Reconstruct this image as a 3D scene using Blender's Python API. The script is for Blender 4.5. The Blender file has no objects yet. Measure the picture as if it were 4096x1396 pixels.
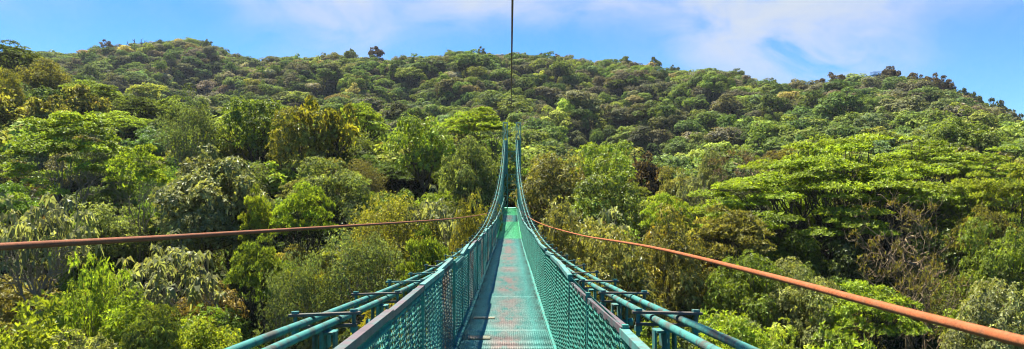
import bpy, math
import numpy as np
from mathutils import Vector, Matrix, Euler

R = math.radians
scene = bpy.context.scene
COL = scene.collection
F = 683.0            # focal length in pixels of a 1024 wide frame
U0, V0 = 510.0, 185.0  # where the straight-ahead horizontal direction lands


def rs(seed):
    return np.random.RandomState(seed)


# ------------------------------------------------------------------ helpers
def mesh_np(name, verts, faces, mats=(), smooth=False, lv=None, midx=None):
    """verts (N,3); faces list of index arrays, each (M,k)"""
    me = bpy.data.meshes.new(name)
    verts = np.asarray(verts, dtype=np.float32)
    me.vertices.add(len(verts))
    me.vertices.foreach_set('co', verts.ravel())
    fl = [np.asarray(f, dtype=np.int32) for f in faces if len(f)]
    loops = np.concatenate([f.ravel() for f in fl])
    tot = np.concatenate([np.full(len(f), f.shape[1], dtype=np.int32) for f in fl])
    start = np.concatenate([[0], np.cumsum(tot)[:-1]]).astype(np.int32)
    me.loops.add(len(loops))
    me.loops.foreach_set('vertex_index', loops)
    me.polygons.add(len(tot))
    me.polygons.foreach_set('loop_start', start)
    if midx is not None:
        me.polygons.foreach_set('material_index', np.asarray(midx, dtype=np.int32))
    me.polygons.foreach_set('use_smooth', np.full(len(tot), bool(smooth)))
    if lv is not None:
        a = me.attributes.new('lv', 'FLOAT_VECTOR', 'FACE')
        a.data.foreach_set('vector', np.asarray(lv, dtype=np.float32).ravel())
    for m in mats:
        me.materials.append(m)
    me.update(calc_edges=True)
    return me


def link(name, data, parent=None, loc=None):
    o = bpy.data.objects.new(name, data)
    COL.objects.link(o)
    if parent is not None:
        o.parent = parent
    if loc is not None:
        o.location = loc
    return o


def tag(o, label=None, cat=None, group=None, kind=None):
    if label:
        o['label'] = label
    if cat:
        o['category'] = cat
    if group:
        o['group'] = group
    if kind:
        o['kind'] = kind
    return o


class MB:
    """collects boxes, bars and tubes and builds one mesh"""

    def __init__(self):
        self.v, self.q, self.n = [], {}, 0

    def add(self, verts, faces):
        verts = np.asarray(verts, dtype=float)
        for f in faces:
            f = np.asarray(f)
            if f.ndim == 1:
                f = f[None]
            self.q.setdefault(f.shape[1], []).append(f + self.n)
        self.v.append(verts)
        self.n += len(verts)

    def box(self, c, s, rx=0, rz=0):
        x, y, z = [k / 2 for k in s]
        b = np.array([[-x, -y, -z], [x, -y, -z], [x, y, -z], [-x, y, -z], [-x, -y, z], [x, -y, z], [x, y, z], [-x, y, z]])
        m = np.array(Euler((rx, 0, rz)).to_matrix())
        b = b @ m.T + np.array(c)
        self.add(b, [np.array([[0, 3, 2, 1], [4, 5, 6, 7], [0, 1, 5, 4], [1, 2, 6, 5], [2, 3, 7, 6], [3, 0, 4, 7]])])

    def bar(self, a, b, w, h=None, up=(0, 0, 1)):
        """square bar from a to b"""
        a, b = np.array(a, float), np.array(b, float)
        h = h or w
        d = (b - a) / np.linalg.norm(b - a)
        s = np.cross(d, up)
        if np.linalg.norm(s) < 1e-4:
            s = np.cross(d, (0, 1, 0))
        s /= np.linalg.norm(s)
        t = np.cross(s, d)
        k = [(-1, -1), (1, -1), (1, 1), (-1, 1)]
        v = [a + s * i * w / 2 + t * j * h / 2 for i, j in k] + [b + s * i * w / 2 + t * j * h / 2 for i, j in k]
        self.add(v, [np.array([[0, 1, 2, 3], [7, 6, 5, 4], [0, 4, 5, 1], [1, 5, 6, 2], [2, 6, 7, 3], [3, 7, 4, 0]])])

    def tube(self, pts, rad, sides=6, caps=True):
        pts = np.asarray(pts, float)
        n = len(pts)
        rad = np.broadcast_to(np.asarray(rad, float), (n,))
        tan = np.gradient(pts, axis=0)
        tan /= np.maximum(np.linalg.norm(tan, axis=1, keepdims=True), 1e-9)
        ref = np.array([0.31, 0.17, 0.93]) if abs(tan[0] @ np.array([0.31, 0.17, 0.93])) < .9 else np.array([0.9, 0.3, 0.1])
        s = np.cross(tan, ref)
        s /= np.maximum(np.linalg.norm(s, axis=1, keepdims=True), 1e-9)
        t = np.cross(s, tan)
        a = np.arange(sides) / sides * 2 * np.pi
        v = pts[:, None] + rad[:, None, None] * (np.cos(a)[None, :, None] * s[:, None] + np.sin(a)[None, :, None] * t[:, None])
        i = np.arange(n - 1)[:, None] * sides
        j = np.arange(sides)[None]
        j2 = (j + 1) % sides
        q = np.stack([i + j, i + sides + j, i + sides + j2, i + j2], -1).reshape(-1, 4)
        f = [q]
        if caps:
            f.append(np.arange(sides)[None])
            f.append((np.arange(sides)[::-1] + (n - 1) * sides)[None])
        self.add(v.reshape(-1, 3), f)

    def mesh(self, name, mat=None, smooth=False):
        faces = [np.concatenate(v) for v in self.q.values()]
        return mesh_np(name, np.concatenate(self.v), faces, [mat] if mat else [], smooth)

    def build(self, name, mat, parent=None, smooth=False, loc=None):
        return link(name, self.mesh(name, mat, smooth), parent, loc)


def hermite(xs, ys):
    """smooth monotone-ish interpolation through points"""
    xs, ys = np.asarray(xs, float), np.asarray(ys, float)
    h = np.diff(xs)
    dl = np.diff(ys) / h
    m = np.empty_like(ys)
    m[1:-1] = (dl[:-1] * h[1:] + dl[1:] * h[:-1]) / (h[:-1] + h[1:])
    m[0], m[-1] = dl[0], dl[-1]

    def f(x):
        x = np.asarray(x, float)
        i = np.clip(np.searchsorted(xs, x) - 1, 0, len(h) - 1)
        t = (x - xs[i]) / h[i]
        return ((2 * t**3 - 3 * t**2 + 1) * ys[i] + (t**3 - 2 * t**2 + t) * h[i] * m[i]
                + (-2 * t**3 + 3 * t**2) * ys[i + 1] + (t**3 - t**2) * h[i] * m[i + 1])
    return f


# ------------------------------------------------------------------ node helpers
def new_mat(name):
    m = bpy.data.materials.new(name)
    m.use_nodes = True
    nt = m.node_tree
    nt.nodes.clear()
    return m, nt


def N(nt, t, **kw):
    n = nt.nodes.new(t)
    for k, v in kw.items():
        if k.startswith('i_'):
            n.inputs[k[2:].replace('_', ' ')].default_value = v
        else:
            setattr(n, k, v)
    return n


def L(nt, a, b):
    nt.links.new(a, b)


def math_node(nt, op, a, b=None, clamp=False):
    n = nt.nodes.new('ShaderNodeMath')
    n.operation = op
    n.use_clamp = clamp
    for i, v in enumerate((a, b)):
        if v is None:
            continue
        if hasattr(v, 'links'):
            nt.links.new(v, n.inputs[i])
        else:
            n.inputs[i].default_value = v
    return n.outputs[0]


def mixc(nt, fac, a, b, blend='MIX'):
    n = nt.nodes.new('ShaderNodeMix')
    n.data_type = 'RGBA'
    n.blend_type = blend
    n.clamp_factor = True
    for sock, v in ((n.inputs[0], fac), (n.inputs[6], a), (n.inputs[7], b)):
        if hasattr(v, 'links'):
            nt.links.new(v, sock)
        elif isinstance(v, (int, float)):
            sock.default_value = v
        else:
            sock.default_value = (*v, 1) if len(v) == 3 else v
    return n.outputs[2]


def ramp(nt, fac, stops):
    n = nt.nodes.new('ShaderNodeValToRGB')
    cr = n.color_ramp
    while len(cr.elements) < len(stops):
        cr.elements.new(.5)
    for e, (p, c) in zip(cr.elements, stops):
        e.position = p
        e.color = (c, c, c, 1) if isinstance(c, (int, float)) else (*c, 1)
    nt.links.new(fac, n.inputs[0])
    return n.outputs[0]


def noise(nt, scale, vec=None, detail=4, rough=.55, dist=0.0):
    n = N(nt, 'ShaderNodeTexNoise')
    n.inputs['Scale'].default_value = scale
    n.inputs['Detail'].default_value = detail
    n.inputs['Roughness'].default_value = rough
    n.inputs['Distortion'].default_value = dist
    if vec is not None:
        L(nt, vec, n.inputs['Vector'])
    return n.outputs[0]


# ------------------------------------------------------------------ materials
def leaf_material(name, instanced=False, gloss=.035, rough=.45, trans=.5):
    m, nt = new_mat(name)
    if instanced:
        tint = N(nt, 'ShaderNodeAttribute', attribute_type='INSTANCER', attribute_name='tint').outputs['Color']
    else:
        tint = N(nt, 'ShaderNodeObjectInfo').outputs['Color']
    lv = N(nt, 'ShaderNodeAttribute', attribute_type='GEOMETRY', attribute_name='lv')
    sep = N(nt, 'ShaderNodeSeparateXYZ')
    L(nt, lv.outputs['Vector'], sep.inputs[0])
    # x: brightness of the leaf, y: how yellow the leaf is, z: how brown
    c = mixc(nt, sep.outputs[1], tint, mixc(nt, 1.0, tint, (1.45, 1.12, .6), 'MULTIPLY'))
    c = mixc(nt, sep.outputs[2], c, (.10, .055, .018))
    br = N(nt, 'ShaderNodeCombineXYZ')
    for i in range(3):
        L(nt, sep.outputs[0], br.inputs[i])
    c = mixc(nt, 1.0, c, br.outputs[0], 'MULTIPLY')
    dif = N(nt, 'ShaderNodeBsdfDiffuse')
    L(nt, c, dif.inputs[0])
    tr = N(nt, 'ShaderNodeBsdfTranslucent')
    tc = mixc(nt, 1.0, c, (1.25, 1.25, .55), 'MULTIPLY')
    L(nt, tc, tr.inputs[0])
    mx = N(nt, 'ShaderNodeMixShader')
    mx.inputs[0].default_value = trans
    L(nt, dif.outputs[0], mx.inputs[1])
    L(nt, tr.outputs[0], mx.inputs[2])
    gl = N(nt, 'ShaderNodeBsdfGlossy')
    gl.inputs['Roughness'].default_value = rough
    gl.inputs['Color'].default_value = (.85, .9, .85, 1)
    mx2 = N(nt, 'ShaderNodeMixShader')
    fr = N(nt, 'ShaderNodeLayerWeight')
    fr.inputs[0].default_value = .35
    L(nt, math_node(nt, 'MULTIPLY_ADD', fr.outputs['Fresnel'], gloss), mx2.inputs[0])
    mx2.inputs[0].links[0].from_node.inputs[2].default_value = gloss * .35
    L(nt, mx.outputs[0], mx2.inputs[1])
    L(nt, gl.outputs[0], mx2.inputs[2])
    out = N(nt, 'ShaderNodeOutputMaterial')
    L(nt, mx2.outputs[0], out.inputs[0])
    return m


def principled(nt, **kw):
    p = N(nt, 'ShaderNodeBsdfPrincipled')
    for k, v in kw.items():
        k = k.replace('_', ' ')
        if hasattr(v, 'links'):
            L(nt, v, p.inputs[k])
        else:
            p.inputs[k].default_value = v
    out = N(nt, 'ShaderNodeOutputMaterial')
    L(nt, p.outputs[0], out.inputs[0])
    return p


def bump(nt, p, h, strength=.4, dist=.01):
    b = N(nt, 'ShaderNodeBump')
    b.inputs['Strength'].default_value = strength
    b.inputs['Distance'].default_value = dist
    L(nt, h, b.inputs['Height'])
    L(nt, b.outputs[0], p.inputs['Normal'])


def bark_material(name, c1, c2, moss=.4):
    m, nt = new_mat(name)
    pos = N(nt, 'ShaderNodeNewGeometry').outputs['Position']
    n1 = noise(nt, 1.6, pos, 5)
    n2 = noise(nt, .7, pos, 3)
    c = mixc(nt, ramp(nt, n1, [(.35, 0.), (.7, 1.)]), c1, c2)
    c = mixc(nt, math_node(nt, 'MULTIPLY', ramp(nt, n2, [(.45, 0.), (.62, 1.)]), moss), c, (.05, .055, .02))
    p = principled(nt, Base_Color=c, Roughness=.9)
    p.inputs['Specular IOR Level'].default_value = .2
    bump(nt, p, noise(nt, 9, pos, 3), .5, .03)
    return m


def ground_material():
    m, nt = new_mat('forest_floor')
    pos = N(nt, 'ShaderNodeNewGeometry').outputs['Position']
    n1 = noise(nt, .35, pos, 5)
    c = mixc(nt, ramp(nt, n1, [(.35, 0.), (.65, 1.)]), (.018, .03, .010), (.035, .05, .016))
    p = principled(nt, Base_Color=c, Roughness=1.0)
    p.inputs['Specular IOR Level'].default_value = 0
    bump(nt, p, noise(nt, 2.0, pos, 4), 1.0, .3)
    return m


def paint_material(name, base, worn, amount=.5, scale=9., rough=.45, dirt=(.05, .055, .05), dirt_amt=.5, strands=0.0):
    """old paint on steel: faded and rubbed patches, dirt runs"""
    m, nt = new_mat(name)
    pos = N(nt, 'ShaderNodeNewGeometry').outputs['Position']
    n1 = noise(nt, scale, pos, 6, .65)
    n2 = noise(nt, scale * .35, pos, 5, .6)
    n3 = noise(nt, scale * 3.1, pos, 3, .6)
    c = mixc(nt, ramp(nt, n2, [(.3, 0.), (.7, 1.)]), base, [min(1, k * 1.35 + .01) for k in base])
    c = mixc(nt, math_node(nt, 'MULTIPLY', ramp(nt, n1, [(.48, 0.), (.6, 1.)]), amount), c, worn)
    c = mixc(nt, math_node(nt, 'MULTIPLY', ramp(nt, n3, [(.52, 0.), (.66, 1.)]), dirt_amt), c, dirt)
    p = principled(nt, Base_Color=c, Roughness=ramp(nt, n1, [(.3, rough), (.7, min(1, rough + .3))]))
    p.inputs['Specular IOR Level'].default_value = .2
    if strands:
        w = N(nt, 'ShaderNodeTexWave', wave_type='BANDS', bands_direction='DIAGONAL')
        w.inputs['Scale'].default_value = strands
        w.inputs['Distortion'].default_value = .6
        tc = N(nt, 'ShaderNodeTexCoord')
        L(nt, tc.outputs['Object'], w.inputs['Vector'])
        bump(nt, p, w.outputs[0], .6, .003)
    else:
        bump(nt, p, n3, .25, .003)
    return m


def deck_material(name, teal, pink, green=False):
    m, nt = new_mat(name)
    pos = N(nt, 'ShaderNodeNewGeometry').outputs['Position']
    sep = N(nt, 'ShaderNodeSeparateXYZ')
    L(nt, pos, sep.inputs[0])
    ax = math_node(nt, 'ABSOLUTE', math_node(nt, 'ADD', sep.outputs[0], .06))
    mp = N(nt, 'ShaderNodeMapping')
    mp.inputs['Scale'].default_value = (6, 1.3, 1)
    L(nt, pos, mp.inputs[0])
    n1 = noise(nt, 1.0, mp.outputs[0], 6, .65)
    n2 = noise(nt, 14., pos, 4, .6)
    n4 = noise(nt, .55, pos, 3, .5)
    c = mixc(nt, ramp(nt, n1, [(.3, 0.), (.7, 1.)]), teal, [min(1, k * 1.35 + .02) for k in teal])
    # paint rubbed off along the walking line
    walk = ramp(nt, ax, [(.1, 1.), (.42, 0.)])
    wf = math_node(nt, 'MULTIPLY', walk, ramp(nt, n1, [(.30, 0.), (.52, 1.)]))
    wf = math_node(nt, 'MULTIPLY', wf, ramp(nt, n4, [(.34, .35), (.55, 1.)]))
    c = mixc(nt, math_node(nt, 'MULTIPLY', wf, .25 if green else .8), c, pink)
    edge = ramp(nt, ax, [(.43, 0.), (.60, 1.)])
    ef = math_node(nt, 'MULTIPLY', edge, ramp(nt, n1, [(.35, 0.), (.6, 1.)]))
    c = mixc(nt, math_node(nt, 'MULTIPLY', ef, .35 if green else .8), c, (.05, .045, .035))
    c = mixc(nt, math_node(nt, 'MULTIPLY', ramp(nt, n2, [(.55, 0.), (.7, 1.)]), .3), c, (.08, .06, .05))
    p = principled(nt, Base_Color=c, Roughness=.7)
    p.inputs['Specular IOR Level'].default_value = .15
    return m


M = {}
M['leaf'] = leaf_material('leaf_blade')
M['leaf_gloss'] = leaf_material('glossy_leaf_blade', gloss=.06, rough=.42, trans=.36)
M['leaf_far'] = leaf_material('far_leaf_blade', instanced=True, gloss=.02, rough=.6, trans=.35)
M['bark'] = bark_material('brown_bark', (.05, .038, .025), (.12, .09, .06))
M['bark_pale'] = bark_material('pale_bark', (.16, .13, .095), (.32, .27, .21), .25)
M['bark_dark'] = bark_material('mossy_bark', (.028, .022, .015), (.06, .05, .03), .6)
M['bark_red'] = bark_material('reddish_bark', (.10, .045, .025), (.18, .10, .06), .2)
M['bark_dead'] = bark_material('dead_bark', (.13, .09, .05), (.27, .20, .11), .5)
M['ground'] = ground_material()
TEAL = (.025, .175, .138)
M['teal'] = paint_material('teal_paint', TEAL, (.10, .075, .06), .45)
M['teal_mesh'] = paint_material('teal_wire', (.012, .14, .105), (.05, .05, .035), .35, 5., .65)
M['teal_mesh_skylit'] = paint_material('skylit_teal_wire', (.03, .18, .145), (.08, .07, .05), .55, 5., .65)  # left mesh: sky reflection on its shaded side painted in as paler teal
M['mesh_rust'] = paint_material('rusty_teal_wire', (.05, .13, .105), (.15, .075, .035), .9, 3.5)
M['rail_worn'] = paint_material('worn_rail_paint', (.085, .062, .064), (.05, .12, .11), .7, 5., .4)
M['rail_teal'] = paint_material('faded_rail_paint', (.055, .17, .145), (.11, .09, .085), .5, 5., .5)
M['cable'] = paint_material('teal_cable_paint', (.034, .165, .14), (.085, .07, .055), .85, 6., .62, strands=60.)
M['clamp'] = paint_material('clamp_paint', (.035, .16, .14), (.12, .085, .06), .7, 12., .45)
M['clamp_bar'] = paint_material('clamp_bar_rust', (.08, .065, .05), (.03, .09, .075), .5, 8., .5)
M['rust'] = paint_material('rusty_wire', (.30, .085, .026), (.24, .12, .06), .5, 30., .7, (.12, .04, .02), .5, strands=110.)
M['rust_shaded'] = paint_material('shaded_rusty_wire', (.21, .072, .030), (.17, .095, .06), .5, 30., .75, (.08, .035, .02), .5, strands=110.)  # left cable: same rust, its shaded side put into a darker colour
M['dark_wire'] = paint_material('dark_wire', (.13, .06, .04), (.15, .09, .06), .5, 20.)
M['tower'] = paint_material('tower_paint', (.08, .27, .20), (.10, .13, .10), .4, 1.6)
M['tower_pale'] = paint_material('pale_tower_paint', (.42, .52, .38), (.18, .30, .22), .4, 2.0)
M['deck'] = deck_material('worn_deck_paint', (.095, .275, .24), (.36, .24, .215))
M['deck_green'] = deck_material('fresh_green_deck', (.11, .39, .22), (.27, .40, .30), True)
M['green'] = paint_material('fresh_green_paint', (.03, .36, .09), (.05, .30, .12), .3)
M['slat'] = paint_material('brown_slat', (.19, .165, .105), (.10, .17, .14), .6, 10.)
M['blue_steel'] = paint_material('blue_steel', (.03, .13, .26), (.05, .12, .18), .3, 1.)

# ------------------------------------------------------------------ terrain
DK = np.array([12, 25, 35, 45, 55, 70, 90, 120, 150, 180, 240, 300, 380, 450, 520, 620, 900.])
UK = np.array([-260, 0, 60, 110, 160, 230, 300, 400, 480, 520, 600, 680, 740, 800, 880, 950, 1024, 1300.])
# picture height (pixels, 1024 scale) at which the canopy surface is seen at each distance, one row per bearing
YK = np.array([
    [700, 420, 335, 265, 220, 180, 140, 100, 50, 60, 85, 85, 72, 64, 62, 80, 120],   # -260
    [700, 420, 335, 265, 220, 180, 142, 105, 60, 70, 90, 88, 74, 66, 62, 80, 120],   # 0
    [700, 420, 335, 268, 222, 172, 138, 104, 74, 82, 98, 92, 74, 62, 57, 75, 120],   # 60
    [700, 420, 335, 268, 220, 168, 134, 108, 98, 100, 108, 98, 72, 56, 50, 70, 120],  # 110
    [700, 420, 330, 268, 220, 168, 138, 126, 118, 116, 114, 106, 78, 56, 44, 66, 120],  # 160
    [700, 420, 325, 265, 220, 165, 130, 131, 130, 128, 126, 112, 86, 64, 55, 76, 120],  # 230
    [700, 420, 320, 262, 220, 160, 130, 133, 132, 130, 128, 110, 82, 65, 68, 84, 120],  # 300
    [700, 420, 315, 255, 212, 158, 132, 138, 137, 134, 124, 102, 72, 62, 68, 84, 120],  # 400
    [700, 420, 310, 250, 212, 166, 138, 142, 141, 138, 122, 98, 64, 58, 66, 84, 120],  # 480
    [700, 420, 310, 250, 210, 176, 166, 162, 158, 148, 126, 100, 66, 58, 66, 84, 120],  # 520
    [700, 420, 310, 250, 210, 182, 170, 166, 160, 150, 126, 100, 68, 62, 70, 84, 120],  # 600
    [700, 420, 320, 268, 228, 188, 172, 164, 156, 146, 122, 98, 78, 76, 80, 90, 120],  # 680
    [700, 420, 318, 275, 240, 186, 168, 159, 150, 139, 116, 93, 74, 78, 84, 94, 125],  # 740
    [700, 420, 318, 278, 246, 184, 164, 156, 148, 134, 112, 92, 86, 90, 94, 100, 130],  # 800
    [700, 420, 318, 278, 246, 182, 160, 152, 142, 127, 102, 84, 90, 96, 100, 106, 130],  # 880
    [700, 420, 320, 278, 246, 182, 160, 152, 142, 128, 104, 97, 104, 108, 112, 118, 135],  # 950
    [700, 420, 322, 278, 246, 184, 162, 154, 146, 136, 122, 124, 128, 130, 132, 136, 140],  # 1024
    [700, 420, 322, 280, 246, 186, 164, 156, 150, 145, 145, 150, 155, 160, 160, 160, 160],  # 1300
], float)
ZK = (V0 - YK) / F * DK[None, :]


def fbm(x, y, wl, seed=0, octv=3):
    v, amp = 0., 1.
    r = rs(1000 + seed)
    for o in range(octv):
        for k in range(4):
            a = r.rand() * 6.283
            p = r.rand() * 6.283
            v = v + amp * .5 * np.sin((x * math.cos(a) + y * math.sin(a)) * 2 * math.pi / wl + p + 1.3 * np.sin((x * math.sin(a) - y * math.cos(a)) * 1.7 / wl + p))
        wl *= .47
        amp *= .5
    return v


def tree_h(d):
    return np.interp(d, [20, 40, 70, 120, 250, 500], [6.5, 7.0, 8.0, 8.5, 8.5, 8.])


def table(u, d):
    """height of the canopy surface"""
    i = np.clip(np.searchsorted(UK, u) - 1, 0, len(UK) - 2)
    j = np.clip(np.searchsorted(DK, d) - 1, 0, len(DK) - 2)
    fu = (u - UK[i]) / (UK[i + 1] - UK[i])
    fu = fu * fu * (3 - 2 * fu)
    fd = (d - DK[j]) / (DK[j + 1] - DK[j])
    return (ZK[i, j] * (1 - fu) + ZK[i + 1, j] * fu) * (1 - fd) + (ZK[i, j + 1] * (1 - fu) + ZK[i + 1, j + 1] * fu) * fd


# crest of the hills: bearing, height seen, distance
CR_U = np.array([-260, 0, 40, 70, 99, 131, 165, 191, 207, 225, 242, 260, 278, 306, 334, 370, 397, 437, 481, 517, 560, 596, 630, 652, 672, 700, 731, 767, 815, 835, 860, 886, 930, 954, 986, 1014, 1060, 1300.])
CR_V = np.array([60, 55, 53.5, 51.5, 48.5, 43.5, 41, 39, 43, 50.5, 57.6, 59, 57.5, 56.5, 55, 56, 60, 54.5, 53, 55, 57.5, 60, 62, 66.5, 72, 69.5, 71, 81.5, 86, 82.5, 78, 76.5, 82, 95.5, 108, 121, 136, 174.])
CR_D = np.interp(CR_U, [-260, 225, 278, 620, 672, 731, 800, 860, 930, 1014, 1300], [510, 510, 432, 428, 405, 385, 320, 296, 288, 264, 250])


def ground(x, y):
    """height of the ground; z = 0 is the photographer's eye level"""
    x, y = np.asarray(x, float), np.asarray(y, float)
    d = np.clip(y, 12, 899)
    u = np.clip(U0 + F * x / np.maximum(y, 14), -259, 1299)
    z = table(u, d)
    rd = np.interp(u, CR_U, CR_D)
    sky_v = np.interp(u, CR_U, CR_V) + 1.5
    w = np.clip((d / rd - .6) / .4, 0, 1)
    w = w * w * (3 - 2 * w)
    z = z + w * ((V0 - sky_v) / F * rd - table(u, rd)) - np.clip(d - rd, 0, 200) * .12
    amp = np.interp(d, [0, 60, 120, 200, 500, 900], [.3, .6, 1.5, 9.0, 15.0, 12.0])
    calm = np.clip((V0 - F * z / d - sky_v) / 22., .04, 1.)      # the crest lines stay where they are
    gully = .45 - np.abs(fbm(x + .35 * y, y * .42, 105., 1, 3))
    z = z + amp * calm * gully + .35 * amp * calm * fbm(x, y, 40., 2, 2) - tree_h(d)
    return z


def proj(x, y, z):
    return U0 + F * x / y, V0 - F * z / y


def at(u, v, d):
    return np.array([(u - U0) / F * d, d, (V0 - v) / F * d])


def make_terrain():
    t = np.linspace(-1, 1, 181)
    xs = np.sign(t) * (np.abs(t) ** 1.7) * 1500
    ys = np.concatenate([np.linspace(-400, -20, 12), np.linspace(-10, 120, 70), np.geomspace(123, 620, 80), np.linspace(650, 3000, 14)])
    X, Y = np.meshgrid(xs, ys)
    Z = ground(X, Y)
    Z = np.where(Y > 900, Z - (Y - 900) * .05, Z)
    v = np.stack([X, Y, Z], -1).reshape(-1, 3)
    nx, ny = len(xs), len(ys)
    a = (np.arange(ny - 1)[:, None] * nx + np.arange(nx - 1)[None]).ravel()
    q = np.stack([a, a + 1, a + nx + 1, a + nx], -1)
    o = link('terrain', mesh_np('terrain', v, [q], [M['ground']], True))
    tag(o, 'steep forest floor under the trees of the valley and hills', kind='structure')


make_terrain()

# ------------------------------------------------------------------ tree generators
def unit(v):
    return v / np.maximum(np.linalg.norm(v, axis=-1, keepdims=True), 1e-9)


def leaves_on(rng, C, rad, flat, density, nleaf, Ln, W, tilt=.35, droop=.0, up=.8, shell=.35, zb=.3, yel=.15, brown=.03, cvar=.22, lvar=.25, tipd=.06, jit=.3):
    """rosettes of leaf blades over ellipsoid clumps; returns verts (K,4,3), lv (K,3)"""
    nros = np.maximum(1, (density * rad**2).astype(int))
    idx = np.repeat(np.arange(len(C)), nros)
    n = len(idx)
    u = unit(rng.normal(size=(n, 3)))
    u[:, 2] = u[:, 2] * (1 - zb) + zb
    u = unit(u)
    r = 1 - shell * rng.rand(n) ** 1.6
    # bumpy clump outline
    ph = rng.rand(len(C), 3) * 6.28
    bum = 1 + .16 * np.sin(3.1 * u[:, 0] + ph[idx, 0]) * np.sin(2.7 * u[:, 1] + ph[idx, 1]) + .08 * np.sin(7 * u[:, 2] + 5 * u[:, 0] + ph[idx, 2])
    sc = np.stack([rad[idx], rad[idx], rad[idx] * flat], -1)
    c = C[idx] + u * sc * (r * bum)[:, None]
    ax = unit(u * np.array([1, 1, 1.0]) + np.array([0, 0, up]) + rng.normal(size=(n, 3)) * jit)
    ref = unit(rng.normal(size=(n, 3)))
    t1 = unit(np.cross(ax, ref))
    t2 = np.cross(ax, t1)
    k = np.arange(nleaf)
    ang = (k[None] / nleaf + rng.rand(n, 1)) * 2 * np.pi + rng.normal(size=(n, nleaf)) * .25
    ti = tilt + rng.normal(size=(n, nleaf)) * .22
    la = (np.cos(ang)[..., None] * t1[:, None] + np.sin(ang)[..., None] * t2[:, None]) * np.cos(ti)[..., None] + ax[:, None] * np.sin(ti)[..., None]
    la[..., 2] -= droop * (1 + .4 * rng.normal(size=ti.shape))
    la = unit(la)
    wv = unit(np.cross(la, ax[:, None] + rng.normal(size=la.shape) * (jit + .05)))
    ln = Ln * (1 + .28 * rng.normal(size=(n, nleaf))).clip(.45, 1.7)
    wd = W * (ln / Ln) * (1 + .15 * rng.normal(size=(n, nleaf)))
    b = c[:, None] + np.zeros_like(la)
    mid = b + la * (ln * .52)[..., None]
    mid[..., 2] += ln * .03
    tip = b + la * ln[..., None]
    tip[..., 2] -= ln * (tipd + droop * .35)
    V = np.stack([b + la * (ln * .04)[..., None], mid + wv * (wd / 2)[..., None], tip, mid - wv * (wd / 2)[..., None]], 2)
    cb = 1 + cvar * rng.normal(size=len(C)).clip(-1.8, 1.8)
    rb = 1 + .12 * rng.normal(size=n)
    br = (cb[idx] * rb)[:, None] * (1 + lvar * rng.normal(size=(n, nleaf))).clip(.4, 1.9)
    cy = rng.rand(len(C)) ** 2
    yl = (yel * (.35 + 1.5 * cy[idx])[:, None] + .25 * rng.normal(size=(n, nleaf)) * yel + .12 * rng.rand(n, 1)).clip(0, 1)
    bn = (rng.rand(n, nleaf) < brown) * (.3 + .6 * rng.rand(n, nleaf))
    lv = np.stack([br, yl, bn], -1).reshape(-1, 3)
    return V.reshape(-1, 4, 3), lv


def leaf_mesh(name, V, lv, mat):
    n = len(V)
    return mesh_np(name, V.reshape(-1, 3), [np.arange(n * 4).reshape(n, 4)], [mat], False, lv)


def curve_pts(a, b, bend, n=6, rng=None, wig=.0):
    t = np.linspace(0, 1, n)[:, None]
    a, b = np.array(a, float), np.array(b, float)
    m = (a + b) / 2 + np.array(bend, float)
    p = a * (1 - t)**2 + 2 * m * t * (1 - t) + b * t**2
    if rng is not None and wig:
        w = rng.normal(size=(n, 3)) * wig * np.linalg.norm(b - a)
        w[0] = w[-1] = 0
        p = p + w
    return p


def wood_mesh(rng, name, C, rad, flat, T, r0, mat, limbs=6, lean=(0, 0), stems=1, wig=.03, twig=True, sides=6, drop=.3, spread=.62, rise=.25, lo=6):
    """trunk, limbs and twigs that carry the clumps C"""
    mb = MB()
    stem_tops = []
    for s in range(stems):
        off = np.array([rng.normal() * .25, rng.normal() * .25, 0]) if stems > 1 else np.zeros(3)
        top = np.array(T, float) + (off * 5 if stems > 1 else 0)
        p = curve_pts(off * 1.2 + np.array([0, 0, -1.2]), top, (lean[0], lean[1], 0), 8, rng, wig * .6)
        rr = r0 / (stems ** .5)
        rad_s = np.linspace(rr * 1.0, rr * .62, 8)
        rad_s[0] = rr * 1.5
        rad_s[1] = rr * 1.15
        mb.tube(p, rad_s, sides + 2)
        stem_tops.append((p, rr))
    az = np.arctan2(C[:, 1] - T[1], C[:, 0] - T[0]) + rng.rand() * 6.28
    order = np.argsort(az % (2 * np.pi))
    groups = np.array_split(order, min(limbs, len(C)))
    for g in groups:
        if len(g) == 0:
            continue
        c = C[g].mean(0)
        p, rr = stem_tops[rng.randint(len(stem_tops))]
        if stems > 1:
            dd = [np.linalg.norm(q[0][-1][:2] - c[:2]) for q in stem_tops]
            p, rr = stem_tops[int(np.argmin(dd))]
        s = p[rng.randint(lo, 8)]
        e = s + (c - s) * spread
        e[2] = s[2] + (c[2] - s[2]) * (spread + .1) - .1
        Ls = np.linalg.norm(e - s)
        lp = curve_pts(s, e, (0, 0, -rise * Ls * .3), 7, rng, wig)
        mb.tube(lp, np.linspace(rr * .55, rr * .3, 7), sides)
        for k in g:
            q = C[k] - np.array([0, 0, rad[k] * flat * drop])
            st = lp[rng.randint(3, 7)]
            Lt = np.linalg.norm(q - st)
            tp = curve_pts(st, q, (0, 0, -.12 * Lt), 6, rng, wig * 1.3)
            mb.tube(tp, np.linspace(rr * .26, rr * .09, 6), max(4, sides - 1), caps=False)
            if twig:
                for w in range(3):
                    a = rng.rand() * 6.28
                    e2 = C[k] + np.array([math.cos(a) * rad[k] * .7, math.sin(a) * rad[k] * .7, rad[k] * flat * .25])
                    mb.tube(curve_pts(tp[3], e2, (0, 0, -.1 * rad[k]), 4, rng, .04), np.linspace(rr * .10, rr * .035, 4), 4, caps=False)
    return mb.mesh(name, mat, True)


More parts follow.
